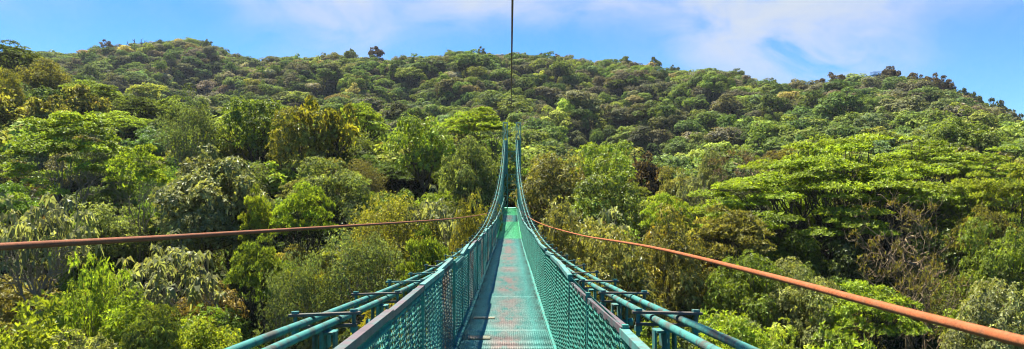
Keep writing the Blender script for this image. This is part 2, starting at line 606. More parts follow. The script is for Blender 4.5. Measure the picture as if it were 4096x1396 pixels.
def hemi(rng, n, zmin=-.1):
    i = np.arange(n) + .5
    z = 1 - (1 - zmin) * i / n
    a = i * 2.39996 + rng.rand() * 6.28
    z = (z + rng.normal(size=n) * .06).clip(zmin, 1)
    r = np.sqrt(1 - z**2)
    a = a + rng.normal(size=n) * .18
    return np.stack([r * np.cos(a), r * np.sin(a), z], -1)


def lobes(rng, u, amp):
    ph = rng.rand(6) * 6.28
    a = np.arctan2(u[:, 1], u[:, 0])
    return 1 + amp * (np.sin(2 * a + ph[0]) * .5 + np.sin(3 * a + ph[1] + 2 * u[:, 2]) * .5 + np.sin(5 * a + ph[2]) * .3 + .4 * np.sin(4 * u[:, 2] + ph[3]))


LIB = {}


def tree_kind(key, seed, style, Rc=3.5, H=8., leaf='leaf', bark='bark', n=None, L_=.22, W_=.09, dens=None, **kw):
    """builds the trunk and the crown mesh of one kind of tree; local origin at the foot of the trunk"""
    rng = rs(seed)
    if style == 'dome':            # broadleaf dome of rounded clumps
        n = n or 36
        u = hemi(rng, n, -.45)
        hc = kw.get('hc', .62) * H / 2
        C = u * np.array([Rc * .84, Rc * .84, hc]) * lobes(rng, u, .32)[:, None] * (rng.rand(n, 1) * .42 + .62) + np.array([0, 0, H - hc])
        rad = Rc * (.19 + .17 * rng.rand(n)**1.5)
        flat = .62
        T = (rng.normal() * .2, rng.normal() * .2, H * .48)
        V, lv = leaves_on(rng, C, rad, flat, dens or 62, 6, L_, W_, tilt=.3, droop=.12, up=.7, yel=kw.get('yel', .15), brown=kw.get('brown', .02))
        wood = wood_mesh(rng, key + '_wood', C, rad, flat, T, Rc * .055, M[bark], limbs=7, twig=False)
    elif style == 'pads':          # flat layered pads on a spreading frame
        n = n or 40
        k = np.arange(n) + .5
        r = np.sqrt(k / n) * Rc * .86
        a = k * 2.39996 + rng.rand() * 6 + rng.normal(size=n) * .25
        cv = kw.get('curv', .42)
        z = H * .93 - cv * H * .55 * (r / Rc)**2.0 + rng.normal(size=n) * H * kw.get('tier', .035)
        ell = kw.get('ell', 1.0)
        C = np.stack([r * np.cos(a), r * np.sin(a) * ell, z], -1)
        C[:, :2] *= lobes(rng, unit(C - np.array([0, 0, H * .5])), kw.get('lobe', .13))[:, None]
        rad = Rc * (kw.get('cr', .22) + .09 * rng.rand(n))
        flat = kw.get('flat', .42)
        T = (rng.normal() * .15 * Rc * .3, rng.normal() * .1 * Rc * .3, H * kw.get('fork', .36))
        V, lv = leaves_on(rng, C, rad, flat, dens or 62, 7, L_, W_, tilt=.45, droop=.02, up=1.2, zb=kw.get('zb', .55), shell=.3, yel=kw.get('yel', .2), brown=kw.get('brown', .01), cvar=.16)
        wood = wood_mesh(rng, key + '_wood', C, rad, flat, T, kw.get('r0', Rc * .05), M[bark], limbs=kw.get('limbs', 8), stems=kw.get('stems', 1), wig=kw.get('wig', .045), rise=kw.get('rise', .5), spread=kw.get('spread', .62))
    elif style == 'droop':         # long hanging leaves
        n = n or 44
        u = hemi(rng, n, -.6)
        hc = kw.get('hc', .7) * H / 2
        C = u * np.array([Rc * .82, Rc * .82, hc]) * lobes(rng, u, .32)[:, None] * (rng.rand(n, 1) * .4 + .65) + np.array([0, 0, H - hc])
        rad = Rc * (.25 + .12 * rng.rand(n))
        flat = .8
        T = (rng.normal() * .2, 0, H * .45)
        V, lv = leaves_on(rng, C, rad, flat, dens or 58, 5, L_, W_, tilt=.2, droop=.24, up=.6, yel=kw.get('yel', .22), brown=kw.get('brown', .03), lvar=.32)
        wood = wood_mesh(rng, key + '_wood', C, rad, flat, T, Rc * .05, M[bark], limbs=7, twig=False)
    elif style == 'fine':          # small grey leaves on upright wispy clumps
        n = n or 60
        u = hemi(rng, n, -.5)
        hc = kw.get('hc', .68) * H / 2
        C = u * np.array([Rc * .85, Rc * .85, hc]) * lobes(rng, u, .34)[:, None] * (rng.rand(n, 1) * .45 + .6) + np.array([0, 0, H - hc])
        rad = Rc * (.19 + .12 * rng.rand(n))
        flat = .85
        T = (0, 0, H * .42)
        V, lv = leaves_on(rng, C, rad, flat, dens or 120, 6, L_, W_, tilt=.6, droop=.0, up=.6, shell=.7, yel=kw.get('yel', .12), brown=kw.get('brown', .02), lvar=.3)
        wood = wood_mesh(rng, key + '_wood', C, rad, flat, T, Rc * .045, M[bark], limbs=9, twig=True, stems=2)
    elif style == 'cecropia':      # candelabra with umbrella leaves at the branch ends
        n = n or 95
        u = hemi(rng, n, -.15)
        hc = H * .30
        C = u * np.array([Rc * .95, Rc * .95, hc]) * lobes(rng, u, .15)[:, None] * (rng.rand(n, 1) * .45 + .58) + np.array([0, 0, H - hc - .1])
        rad = np.full(n, .30)
        flat = 1.
        T = (0, 0, H * .5)
        V, lv = leaves_on(rng, C, rad, flat, 18, 11, L_, W_, tilt=.12, droop=.03, up=2.2, shell=.9, yel=kw.get('yel', .15), brown=.02, cvar=.2, lvar=.15, tipd=.5)
        wood = wood_mesh(rng, key + '_wood', C, rad, flat, T, Rc * .035, M[bark], limbs=9, stems=kw.get('stems', 1), twig=False, spread=.6)
    elif style == 'bush':          # low mound with leaves down to the ground
        n = n or 40
        u = hemi(rng, n, .0)
        C = u * np.array([Rc * .8, Rc * .8, H * .78]) * lobes(rng, u, .18)[:, None] * (rng.rand(n, 1) * .3 + .75)
        rad = Rc * (.24 + .12 * rng.rand(n))
        flat = .62
        T = (0, 0, H * .15)
        V, lv = leaves_on(rng, C, rad, flat, dens or 66, 7, L_, W_, tilt=kw.get('tilt', .45), droop=kw.get('droop', .0), up=1.0, yel=kw.get('yel', .2), brown=kw.get('brown', .02))
        wood = wood_mesh(rng, key + '_wood', C, rad, flat, T, Rc * .03, M[bark], limbs=7, twig=False, stems=2)
    elif style == 'mossy':         # gnarled ridge tree, clumps apart on crooked limbs
        n = n or 22
        u = hemi(rng, n, -.3)
        hc = kw.get('hc', .55) * H / 2
        C = u * np.array([Rc * .9, Rc * .9, hc]) * lobes(rng, u, .35)[:, None] * (rng.rand(n, 1) * .5 + .6) + np.array([0, 0, H - hc])
        rad = Rc * (.17 + .16 * rng.rand(n))
        flat = .62
        T = (rng.normal() * .5, 0, H * .4)
        V, lv = leaves_on(rng, C, rad, flat, dens or 40, 5, L_, W_, tilt=.5, droop=.0, up=.7, shell=.5, yel=.1, brown=.15)
        wood = wood_mesh(rng, key + '_wood', C, rad, flat, T, Rc * .075, M[bark], limbs=6, twig=True, wig=.09, lean=(rng.normal() * .6, 0))
    elif style == 'bare':          # leafless crown of crooked branches with tufts of air plants
        n = n or 32
        u = hemi(rng, n, -.35)
        hc = H * .34
        C = u * np.array([Rc, Rc * .8, hc]) * lobes(rng, u, .3)[:, None] * (rng.rand(n, 1) * .5 + .6) + np.array([0, 0, H - hc])
        rad = np.full(n, Rc * .2)
        flat = .5
        T = (Rc * .12, 0, H * .80)
        sel = rng.rand(n) < kw.get('tufts', .8)
        V, lv = leaves_on(rng, C[sel], rad[sel] * .8, flat, kw.get('td', 40), 6, L_, W_, tilt=.6, up=1.0, shell=.9, yel=.3, brown=.45)
        mb = MB()
        rng2 = rs(seed + 5)
        base = wood_mesh(rng2, key + '_wood', C, rad, flat, T, Rc * .035, M[bark], limbs=9, twig=True, wig=.10, spread=.6, rise=-.2, lo=3)
        # fine end twigs
        vv = np.empty(len(base.vertices) * 3, np.float32)
        base.vertices.foreach_get('co', vv)
        mb.add(vv.reshape(-1, 3), [np.array([p.vertices[:] for p in base.polygons if len(p.vertices) == k]) for k in (4, 6, 8) if any(len(p.vertices) == k for p in base.polygons)])
        bpy.data.meshes.remove(base)
        for k in range(n):
            for w in range(4):
                a = rng2.rand() * 6.28
                e = C[k] + np.array([math.cos(a), math.sin(a), .25 + .5 * rng2.rand()]) * rad[k] * (1.0 + .9 * rng2.rand())
                mb.tube(curve_pts(C[k] - np.array([0, 0, rad[k] * .15]), e, rng2.normal(size=3) * rad[k] * .3, 5, rng2, .06), np.linspace(.024, .008, 5) * Rc / 3.2, 3, caps=False)
        wood = mb.mesh(key + '_wood', M[bark], True)
    LIB[key] = (leaf_mesh(key + '_leaves', V, lv, M[leaf]), wood, Rc, H, style)


# shared kinds
for k in range(3):
    tree_kind('pads%d' % k, 10 + k, 'pads', 3.6, 8., L_=.20, W_=.085, curv=.5, bark='bark_dark')
for k in range(4):
    tree_kind('dome%d' % k, 20 + k, 'dome', 3.5, 8., leaf='leaf_gloss', L_=.24, W_=.11)
for k in range(2):
    tree_kind('dense%d' % k, 27 + k, 'dome', 3.6, 8., n=64, L_=.17, W_=.085, dens=85)
for k in range(3):
    tree_kind('droop%d' % k, 30 + k, 'droop', 3.4, 8., leaf='leaf_gloss', L_=.23, W_=.10, bark='bark_red')
for k in range(2):
    tree_kind('fine%d' % k, 40 + k, 'fine', 3.3, 8., leaf='leaf_gloss', L_=.12, W_=.055, bark='bark_pale')
for k in range(2):
    tree_kind('cecropia%d' % k, 50 + k, 'cecropia', 3.2, 7.5, L_=.50, W_=.17, bark='bark_pale', stems=1 + k)
for k in range(3):
    tree_kind('bush%d' % k, 60 + k, 'bush', 2.6, 3.4, L_=.20, W_=.085)
tree_kind('bush3', 66, 'bush', 2.6, 3.2, leaf='leaf_gloss', L_=.26, W_=.075, droop=.35, tilt=.2, yel=.35, brown=.03)
for k in range(2):
    tree_kind('bare%d' % k, 70 + k, 'bare', 3.4, 7., L_=.2, W_=.06, bark='bark_dead')
for k in range(4):
    tree_kind('mossy%d' % k, 80 + k, 'mossy', 4.0, 9., L_=.40, W_=.26, bark='bark_dark')
# single big trees
tree_kind('giant', 101, 'pads', 13.4, 12.5, n=104, L_=.20, W_=.09, curv=.66, tier=.085, cr=.105, flat=.32, zb=.58, bark='bark', limbs=12, fork=.22, r0=.42, wig=.04, ell=.62, dens=66, rise=.55, lobe=.10)
tree_kind('giant_b', 103, 'pads', 9.0, 11.5, n=80, L_=.22, W_=.10, curv=.5, tier=.085, cr=.125, flat=.32, zb=.58, bark='bark', limbs=10, fork=.3, r0=.3, ell=.7, dens=52)
tree_kind('sunlit_dome', 107, 'pads', 6.0, 14.0, n=84, L_=.21, W_=.10, leaf='leaf_gloss', curv=.78, tier=.055, cr=.13, flat=.46, zb=.5, bark='bark_pale', limbs=9, fork=.38, r0=.18, stems=3, dens=80, rise=.15)
tree_kind('slim_umbrella', 109, 'pads', 2.7, 8.5, n=22, L_=.20, W_=.09, curv=.42, cr=.24, flat=.32, zb=.6, bark='bark_pale', limbs=7, fork=.4, r0=.10, stems=2, rise=.1)
tree_kind('slim_dome', 110, 'dome', 2.2, 6.0, n=22, L_=.2, W_=.09, bark='bark_pale', hc=.55)
tree_kind('tower_umbrella', 111, 'pads', 4.6, 11.5, n=44, L_=.22, W_=.10, curv=.36, cr=.19, flat=.36, bark='bark', limbs=9, fork=.42, r0=.16, stems=2, rise=.1)
tree_kind('pale_broadleaf', 113, 'dome', 4.3, 11., n=70, leaf='leaf_gloss', L_=.27, W_=.13, dens=66, hc=.78, yel=.2)
tree_kind('dark_round', 115, 'dome', 5.4, 11.5, n=80, leaf='leaf', L_=.30, W_=.15, dens=42, hc=.85)


# ------------------------------------------------------------------ planting
PLANTED = []   # dicts with picture extents for labels and for keeping views open


def plant(name, key, x, y, z, sx, sz, rot, color, label, cat, group=None):
    leaf, wood, Rc, H, st = LIB[key]
    e = link(name, None, None, (x, y, z))
    e.rotation_euler = (0, 0, rot)
    e.scale = (sx, sx, sz)
    e.empty_display_size = .5
    tag(e, label, cat, group)
    t = link('trunk', wood, e)
    c = link('crown', leaf, e)
    c.color = (*color, 1)
    return e


# colours (linear, what the leaves themselves have)
CL = {
    'bright': (.205, .285, .026), 'lime': (.22, .275, .026), 'green': (.145, .20, .025), 'deep': (.085, .12, .022),
    'olive': (.17, .17, .034), 'grey': (.15, .19, .052), 'silver': (.20, .225, .105), 'yellow': (.235, .235, .028),
    'pale': (.20, .225, .080), 'tan': (.20, .205, .046), 'dark': (.050, .070, .018), 'brown': (.095, .075, .040),
}
# name, kind, centre u, top v, crown width px, distance, colour, bottom v of what is seen, rotation, label, category
HERO = [
    ('tree', 'sunlit_dome', 72, 112, 128, 60, 'bright', 205, 2.1, 'big sunlit dome-crowned tree with several bare stems, far left', 'tree'),
    ('tree', 'slim_umbrella', 138, 147, 62, 54, 'bright', 226, .4, 'small flat-topped tree on two pale stems right of the big dome-crowned tree', 'tree'),
    ('cecropia_tree', 'cecropia0', 38, 193, 104, 42, 'silver', 236, 1.0, 'wide silvery umbrella-leaved tree above the left rusty cable at the picture edge', 'tree'),
    ('cecropia_tree', 'cecropia1', 172, 240, 106, 40, 'silver', 300, .0, 'silvery umbrella-leaved tree with pale stems below the left rusty cable', 'tree'),
    ('tree', 'slim_dome', 86, 266, 46, 36, 'bright', 312, 0., 'slender young bright green tree with thin stem, lower left', 'tree'),
    ('tree', 'slim_dome', 112, 270, 40, 36.5, 'bright', 312, 2., 'second slender young tree, just right of the first at lower left', 'tree'),
    ('shrub', 'bush0', 36, 292, 130, 32, 'lime', 349, 0., 'broad yellow-green mound of shrub at the lower left corner', 'shrub'),
    ('shrub', 'bush1', 84, 322, 96, 29, 'pale', 349, 1., 'pale grey-green shrub at the bottom edge, left', 'shrub'),
    ('shrub', 'bush3', 152, 305, 70, 31, 'green', 349, 2., 'feathery green shrub between two brighter shrubs at the bottom left', 'shrub'),
    ('shrub', 'bush2', 204, 308, 72, 32, 'lime', 349, .7, 'lime green shrub at bottom left beside the main cables', 'shrub'),
    ('shrub', 'bush0', 135, 285, 66, 35, 'bright', 330, .7, 'bright shrub under the silvery umbrella-leaved tree below the left cable', 'shrub'),
    ('tree', 'pale_broadleaf', 208, 156, 104, 52, 'pale', 232, .3, 'tall rounded tree with pale glossy leaves left of centre', 'tree'),
    ('tree', 'fine0', 192, 101, 58, 78, 'grey', 158, .3, 'wispy grey-olive tree on the left ridge top, right of the big dome-crowned tree', 'tree'),
    ('tree', 'dome0', 256, 101, 76, 82, 'green', 165, .3, 'tall dark glossy tree, highest on the near left ridge', 'tree'),
    ('tree', 'dome1', 298, 112, 66, 76, 'yellow', 160, 1.3, 'yellow-tipped tree on the near ridge with dark limbs', 'tree'),
    ('tree', 'mossy1', 331, 107, 52, 78, 'yellow', 150, .3, 'gnarled mossy tree with yellow tips beside a flat bright crown', 'tree'),
    ('tree', 'pads1', 360, 106, 58, 92, 'bright', 125, .3, 'bright flat-crowned tree on the skyline of the near ridge', 'tree'),
    ('tree', 'dome2', 424, 120, 66, 74, 'bright', 195, .9, 'leafy bright green tree left of the tower umbrella tree', 'tree'),
    ('tree', 'tower_umbrella', 476, 111, 74, 86, 'bright', 150, .3, 'umbrella-crowned tree standing just left of the bridge tower', 'tree'),
    ('tree', 'dense0', 470, 146, 58, 66, 'grey', 208, .3, 'grey-green clumped tree directly left of the bridge deck end', 'tree'),
    ('tree', 'dense1', 330, 168, 80, 62, 'grey', 206, 1.3, 'dull olive tree in the shade at middle left of the bridge', 'tree'),
    ('tree', 'pads0', 304, 186, 62, 48, 'bright', 226, .5, 'bright spreading small tree above the left rusty cable, left of centre', 'tree'),
    ('tree', 'pads2', 258, 195, 34, 49, 'lime', 224, .5, 'tiny lime green spreading tree beside the pale glossy-leaved tree', 'tree'),
    ('tree', 'fine1', 386, 201, 100, 45, 'yellow', 245, .5, 'yellowish thin-leaved tree behind the left rusty cable', 'tree'),
    ('cecropia_tree', 'cecropia1', 432, 194, 72, 47, 'silver', 232, 2.5, 'silvery umbrella-leaved tree beside the yellow bush left of the bridge', 'tree'),
    ('tree', 'droop0', 476, 210, 52, 42, 'yellow', 249, 2.5, 'yellow bushy tree touching the left side of the bridge', 'tree'),
    ('tree', 'fine0', 366, 232, 92, 38, 'grey', 300, 1.5, 'grey small-leaved tree beneath the left rusty cable near the bridge', 'tree'),
    ('tree', 'fine1', 300, 260, 76, 36, 'grey', 325, .2, 'lower grey small-leaved tree left of the main cables', 'tree'),
    ('tree', 'pads1', 258, 244, 66, 38, 'green', 318, .2, 'layered deep green tree below the left rusty cable', 'tree'),
    ('tree', 'pads2', 428, 238, 56, 36, 'green', 275, .2, 'layered green tree right beside the left railing', 'tree'),
    ('shrub', 'bush3', 385, 306, 86, 24, 'yellow', 349, .2, 'yellow drooping-leaved shrub seen beneath the left main cables', 'shrub'),
    ('tree', 'droop1', 552, 156, 76, 66, 'olive', 232, 1.2, 'olive drooping-leaved tree immediately right of the bridge tower', 'tree'),
    ('tree', 'dome3', 606, 147, 60, 78, 'bright', 200, .2, 'round bright green tree standing above others right of the bridge', 'tree'),
    ('tree', 'droop2', 606, 172, 82, 62, 'green', 232, .2, 'green drooping-leaved tree below the round bright tree', 'tree'),
    ('cecropia_tree', 'cecropia0', 600, 208, 84, 44, 'silver', 232, 4.2, 'silvery umbrella-leaved tree just above the right rusty cable', 'tree'),
    ('tree', 'droop0', 560, 218, 84, 41, 'tan', 262, 4., 'tan drooping-leaved tree touching the right side of the bridge', 'tree'),
    ('tree', 'droop1', 612, 232, 98, 38, 'tan', 296, 4., 'broad tan drooping-leaved tree under the right rusty cable', 'tree'),
    ('tree', 'droop2', 672, 228, 84, 42, 'olive', 280, 1., 'olive drooping-leaved tree crossed by the right rusty cable', 'tree'),
    ('tree', 'pads0', 668, 196, 58, 56, 'bright', 232, 1., 'bright layered tree left of the giant umbrella tree', 'tree'),
    ('tree', 'mossy2', 648, 164, 46, 84, 'brown', 186, 1., 'brownish mossy tree right of the round bright tree', 'tree'),
    ('tree', 'dense1', 676, 174, 40, 76, 'tan', 196, 1., 'orange-tipped bushy tree at the valley edge right of the bridge', 'tree'),
    ('dead_tree', 'bare0', 748, 146, 66, 74, 'brown', 172, .4, 'bare grey-brown tree with rusty tufts behind the giant umbrella tree', 'tree'),
    ('tree', 'dense0', 711, 158, 30, 80, 'pale', 178, .4, 'small pale round tree left of the bare brown tree', 'tree'),
    ('cecropia_tree', 'cecropia0', 691, 172, 36, 70, 'silver', 192, .4, 'small distant silvery umbrella-leaved tree left of the giant umbrella tree', 'tree'),
    ('tree', 'giant', 834, 160, 308, 56, 'bright', 238, .15, 'giant umbrella tree with wide flat pads and dark spreading limbs, right', 'tree'),
    ('tree', 'pads2', 818, 142, 74, 78, 'bright', 160, .4, 'flat umbrella tree peeping above the giant umbrella tree', 'tree'),
    ('tree', 'giant_b', 935, 152, 170, 70, 'bright', 205, .4, 'wide flat-topped tree behind the right half of the giant umbrella tree', 'tree'),
    ('tree', 'pads1', 728, 213, 96, 47, 'olive', 250, 2.2, 'dull low umbrella tree under the left edge of the giant umbrella tree', 'tree'),
    ('tree', 'giant_b', 1018, 178, 150, 50, 'lime', 222, 2.4, 'lime green flat-topped tree at the right picture edge', 'tree'),
    ('dead_tree', 'bare1', 902, 208, 88, 45, 'olive', 295, .4, 'big bare tree with tangled pale branches under the giant umbrella tree', 'tree'),
    ('dead_tree', 'bare0', 925, 258, 66, 40, 'olive', 300, 3.4, 'smaller bare tree with twisted branches, lower right', 'tree'),
    ('tree', 'dense0', 788, 238, 74, 52, 'green', 262, .4, 'dense green tree in the shade beneath the giant umbrella tree', 'tree'),
    ('tree', 'dome1', 852, 244, 76, 50, 'deep', 268, 1.4, 'deep green clumpy tree beneath the trunks of the giant umbrella tree', 'tree'),
    ('tree', 'dome3', 950, 232, 76, 49, 'green', 280, 2.4, 'green clumpy tree behind the tangled bare tree', 'tree'),
    ('tree', 'dark_round', 957, 121, 72, 112, 'green', 164, .4, 'large dark round tree standing alone on the right slope', 'tree'),
    ('tree', 'mossy0', 988, 160, 66, 82, 'tan', 184, .4, 'dry tan tree at the foot of the dark round tree', 'tree'),
    ('tree', 'dense0', 745, 262, 86, 40, 'green', 312, .4, 'dense green tree between the two bare trees and the right rusty cable', 'tree'),
    ('tree', 'dense1', 800, 276, 82, 38, 'pale', 318, .4, 'pale green dense tree below the trunk of the giant umbrella tree', 'tree'),
    ('tree', 'pads0', 866, 286, 100, 36, 'bright', 322, .4, 'bright low spreading tree right of the pale dense tree, lower right', 'tree'),
    ('shrub', 'bush1', 850, 318, 130, 29, 'bright', 349, .4, 'bright green shrub at the bottom edge, below the right rusty cable', 'shrub'),
    ('shrub', 'bush2', 735, 300, 90, 31, 'bright', 349, .4, 'bright shrub at the bottom edge near the right main cables', 'shrub'),
    ('shrub', 'bush0', 655, 318, 70, 26, 'bright', 349, .4, 'bright shrub seen beneath the right main cables', 'shrub'),
    ('tree', 'droop1', 992, 288, 92, 34, 'pale', 335, .4, 'pale hanging-leaved tree at the lower right edge above the rusty cable', 'tree'),
    ('tree', 'dense1', 1000, 236, 76, 42, 'green', 290, .9, 'rounded green tree at the right edge below the lime flat-topped tree', 'tree'),
    ('tree', 'pads1', 985, 214, 66, 47, 'olive', 245, .9, 'dark olive umbrella tree under the lime flat-topped tree', 'tree'),
    ('tree', 'pads2', 14, 46, 56, 150, 'deep', 70, .9, 'dark flat-crowned tree on the skyline at the far left edge', 'tree'),
    ('tree', 'dense0', 44, 64, 48, 140, 'olive', 90, .9, 'olive rounded tree on the shoulder of the far left ridge', 'tree'),
    ('tree', 'mossy3', 80, 92, 46, 112, 'tan', 112, .9, 'yellow-brown mossy tree above the big dome-crowned tree', 'tree'),
    ('tree', 'mossy1', 34, 96, 60, 100, 'tan', 125, .9, 'tan gnarled tree on the left slope beside the yellow-brown mossy tree', 'tree'),
    ('tree', 'pads0', 92, 82, 62, 128, 'green', 110, 1.9, 'green umbrella tree on the left slope behind the yellow-brown mossy tree', 'tree'),
    ('tree', 'pads1', 134, 98, 52, 125, 'deep', 112, 1.9, 'dark flat-crowned tree right of the green slope umbrella tree', 'tree'),
    ('tree', 'pads2', 168, 100, 56, 130, 'green', 114, 1.9, 'wide green flat-crowned tree left of the wispy ridge tree', 'tree'),
    ('tree', 'pads0', 122, 113, 60, 100, 'bright', 128, 2.9, 'bright flat crown peeping out right of the big dome-crowned tree', 'tree'),
    ('tree', 'dome1', 8, 72, 40, 118, 'yellow', 100, 2.9, 'yellow-flecked tree at the far left edge under the skyline tree', 'tree'),
]

HB = []   # view boxes of the hero trees: u0, u1, v0, v1, distance
for (nm, key, u, v, w, d, col, vb, rot, lab, cat) in HERO:
    leaf, wood, Rc, H, st = LIB[key]
    p = at(u, v, d)
    zg = float(ground(p[0], d))
    z0 = zg - .2
    Rw = w / F * d / 2
    sx = Rw / Rc
    h = p[2] - z0
    if st == 'bush':
        h = min(h, Rw * 2.0)
        z0 = p[2] - h
    hmax = H * sx * 2.1
    if h > hmax and st != 'bush':
        pass
    sz = h / (H * .99 if st != 'pads' else H * .99)
    plant(nm, key, p[0], d, z0, sx, sz, rot, CL[col], lab, cat)
    HB.append((u - w * .42, u + w * .42, v, vb, d))
    PLANTED.append(dict(u=u, v=v, hero=True, short=None, x=p[0], y=d, r=Rw * .8, lab=lab))

# ---- trees that fill the slopes between them, each one its own object
rng = rs(7)
FILL = []
cand = 0
gt = []     # giants and crowns to keep trunks apart
while cand < 16000 and len(FILL) < 268:
    cand += 1
    d = 27 + 70 * rng.rand() ** .8
    u = rng.uniform(-60, 1084)
    x = (u - U0) / F * d
    bush = rng.rand() < np.interp(d, [27, 40, 60, 95], [.55, .35, .2, .08])
    w = rng.uniform(4.2, 7.2) * np.interp(d, [28, 50, 95], [.72, .95, 1.15]) * (.8 if bush else 1)
    zg = float(ground(x, d))
    h = (rng.uniform(2.2, 3.6) if bush else rng.uniform(.8, 1.2) * float(tree_h(d)))
    if any((x - q['x'])**2 + (d - q['y'])**2 < (.57 * (w / 2 + q['r']))**2 for q in PLANTED):
        continue
    top = zg + h
    if d < 76 and abs(x) < 2.4 + w / 2 and top > -5.0:
        continue
    pu, pv = proj(x, d, top)
    wp = w / d * F
    # keep what the photograph shows open: lower the tree until it stays under the crowns behind it
    lim = -1e9
    for (a, b, v0, v1, dd) in HB:
        if dd > d and pu + wp * .45 > a and pu - wp * .45 < b:
            lim = max(lim, v1 - 3)
    if pv < lim:
        top = (V0 - lim) / F * d
        h2 = top - zg
        if h2 < 1.9:
            continue
        if h2 < 3.6:
            bush = True
        h = h2
        w = min(w, h2 * 1.7)
        pv = lim
    if d < 45 and pv < 205 and abs(x) < 8:
        continue
    FILL.append((u, pv, w, d, h, bush, zg))
    PLANTED.append(dict(u=u, v=pv, hero=False, x=x, y=d, r=w / 2))

SHORTS = [  # landmarks for the labels: picture position and name
    (72, 135, 'the big left dome tree'), (138, 175, 'the small twin-stemmed umbrella tree'), (38, 215, 'the silvery tree at left edge'),
    (172, 262, 'the silvery tree under the left cable'), (208, 190, 'the pale glossy-leaved tree'), (256, 125, 'the highest near-ridge tree'),
    (300, 130, 'the yellow-tipped ridge tree'), (360, 112, 'the flat crown on the near ridge'), (424, 150, 'the leafy bright tree near the tower'),
    (476, 125, 'the umbrella tree by the tower'), (304, 205, 'the spreading tree above the left cable'), (432, 212, 'the silvery tree left of the bridge'),
    (366, 265, 'the grey tree by the left railing'), (400, 330, 'the left main cables'), (552, 190, 'the olive tree right of the tower'),
    (606, 165, 'the round bright tree'), (600, 220, 'the silvery tree right of the bridge'), (620, 260, 'the broad tan tree'), (660, 320, 'the right main cables'),
    (748, 160, 'the bare tufted tree'), (838, 200, 'the giant umbrella tree'), (935, 170, 'the flat-topped tree behind the giant'), (900, 245, 'the big tangled bare tree'),
    (957, 142, 'the large dark round tree'), (1010, 195, 'the lime flat-topped tree'), (850, 330, 'the bright shrub at bottom right'), (40, 320, 'the lower left mound of shrub'),
]


def where(u, v):
    a, b, nm = min(SHORTS, key=lambda s: (s[0] - u)**2 + 2.2 * (s[1] - v)**2)
    dx, dy = u - a, v - b
    if abs(dx) < 14 and abs(dy) < 8:
        rel = 'partly behind'
    elif abs(dx) > 2 * abs(dy):
        rel = 'right of' if dx > 0 else 'left of'
    elif abs(dy) > 2 * abs(dx):
        rel = 'below' if dy > 0 else 'above'
    else:
        rel = ('below right of' if dx > 0 else 'below left of') if dy > 0 else ('above right of' if dx > 0 else 'above left of')
    return rel, nm


CN = {'bright': 'bright green', 'lime': 'lime green', 'green': 'mid green', 'deep': 'deep green', 'olive': 'olive', 'grey': 'grey-green', 'silver': 'silvery',
      'yellow': 'yellowish', 'pale': 'pale green', 'tan': 'tan', 'dark': 'dark green', 'brown': 'brownish'}
SN = {'pads': 'layered', 'dome': 'clumpy', 'dense': 'dense', 'droop': 'hanging-leaved', 'fine': 'small-leaved', 'cecropia': 'umbrella-leaved', 'bush': 'mounded', 'mossy': 'gnarled', 'bare': 'bare'}
ORD = ['', 'second ', 'third ', 'fourth ', 'fifth ', 'sixth ', 'seventh ', 'eighth ', 'ninth ', 'tenth ']
specs = []
for (u, v, w, d, h, bush, zg) in sorted(FILL):
    side = u / 1024
    if bush:
        key = rng.choice(['bush0', 'bush1', 'bush2', 'bush3'], p=[.3, .3, .25, .15])
        col = rng.choice(['bright', 'lime', 'green', 'pale', 'olive', 'deep'], p=[.27, .14, .25, .12, .12, .10])
    else:
        if side < .5:
            key = rng.choice(['pads0', 'pads1', 'pads2', 'dome0', 'dome1', 'dome2', 'dome3', 'dense0', 'dense1', 'fine0', 'fine1', 'droop0', 'mossy0', 'mossy2'],
                             p=[.08, .06, .07, .13, .1, .1, .1, .08, .08, .05, .05, .05, .02, .03])
            col = rng.choice(['bright', 'green', 'deep', 'olive', 'grey', 'yellow', 'pale', 'dark'], p=[.16, .27, .17, .11, .09, .05, .07, .08])
        else:
            key = rng.choice(['pads0', 'pads1', 'pads2', 'dome0', 'dome1', 'dense0', 'dense1', 'droop0', 'droop1', 'droop2', 'fine1', 'mossy1'],
                             p=[.13, .12, .12, .07, .07, .12, .12, .05, .05, .06, .04, .05])
            col = rng.choice(['bright', 'green', 'deep', 'olive', 'pale', 'tan', 'lime'], p=[.22, .27, .15, .14, .09, .06, .07])
    st = key.rstrip('0123456789')
    rel, nm = where(u, v + 8)
    specs.append([u, v, w, d, h, zg, key, col, st, rel, nm, bush])
cnt, tot = {}, {}
base_of = lambda s: (CN[s[7]] + ' ' + SN[s[8]] + (' shrub ' if s[11] else ' tree ') + s[9] + ' ' + s[10])
for s in specs:
    tot[base_of(s)] = tot.get(base_of(s), 0) + 1
for s in specs:
    u, v, w, d, h, zg, key, col, st, rel, nm, bush = s
    b = base_of(s)
    cnt[b] = cnt.get(b, 0) + 1
    lab = b
    if tot[b] > 1:
        lab = ('leftmost ' if cnt[b] == 1 else ORD[min(9, cnt[b] - 1)] + 'from left, ') + b
    if len(lab.split()) > 16:
        lab = lab.replace(' the ', ' ')
    leaf, wood, Rc, H, stl = LIB[key]
    sx = w / 2 / Rc
    j = 1 + .13 * rng.normal(size=3)
    c = np.array(CL[col]) * (1 + .12 * rng.normal()) * np.array([j[0], 1, j[2]])
    x = (u - U0) / F * d
    plant('shrub' if bush else 'tree', key, x, d, zg - .2, sx, h / H, rng.rand() * 6.28, np.clip(c, .012, .4), lab, 'shrub' if bush else 'tree',
          'shrubs on the valley slopes' if bush else 'trees on the valley slopes')

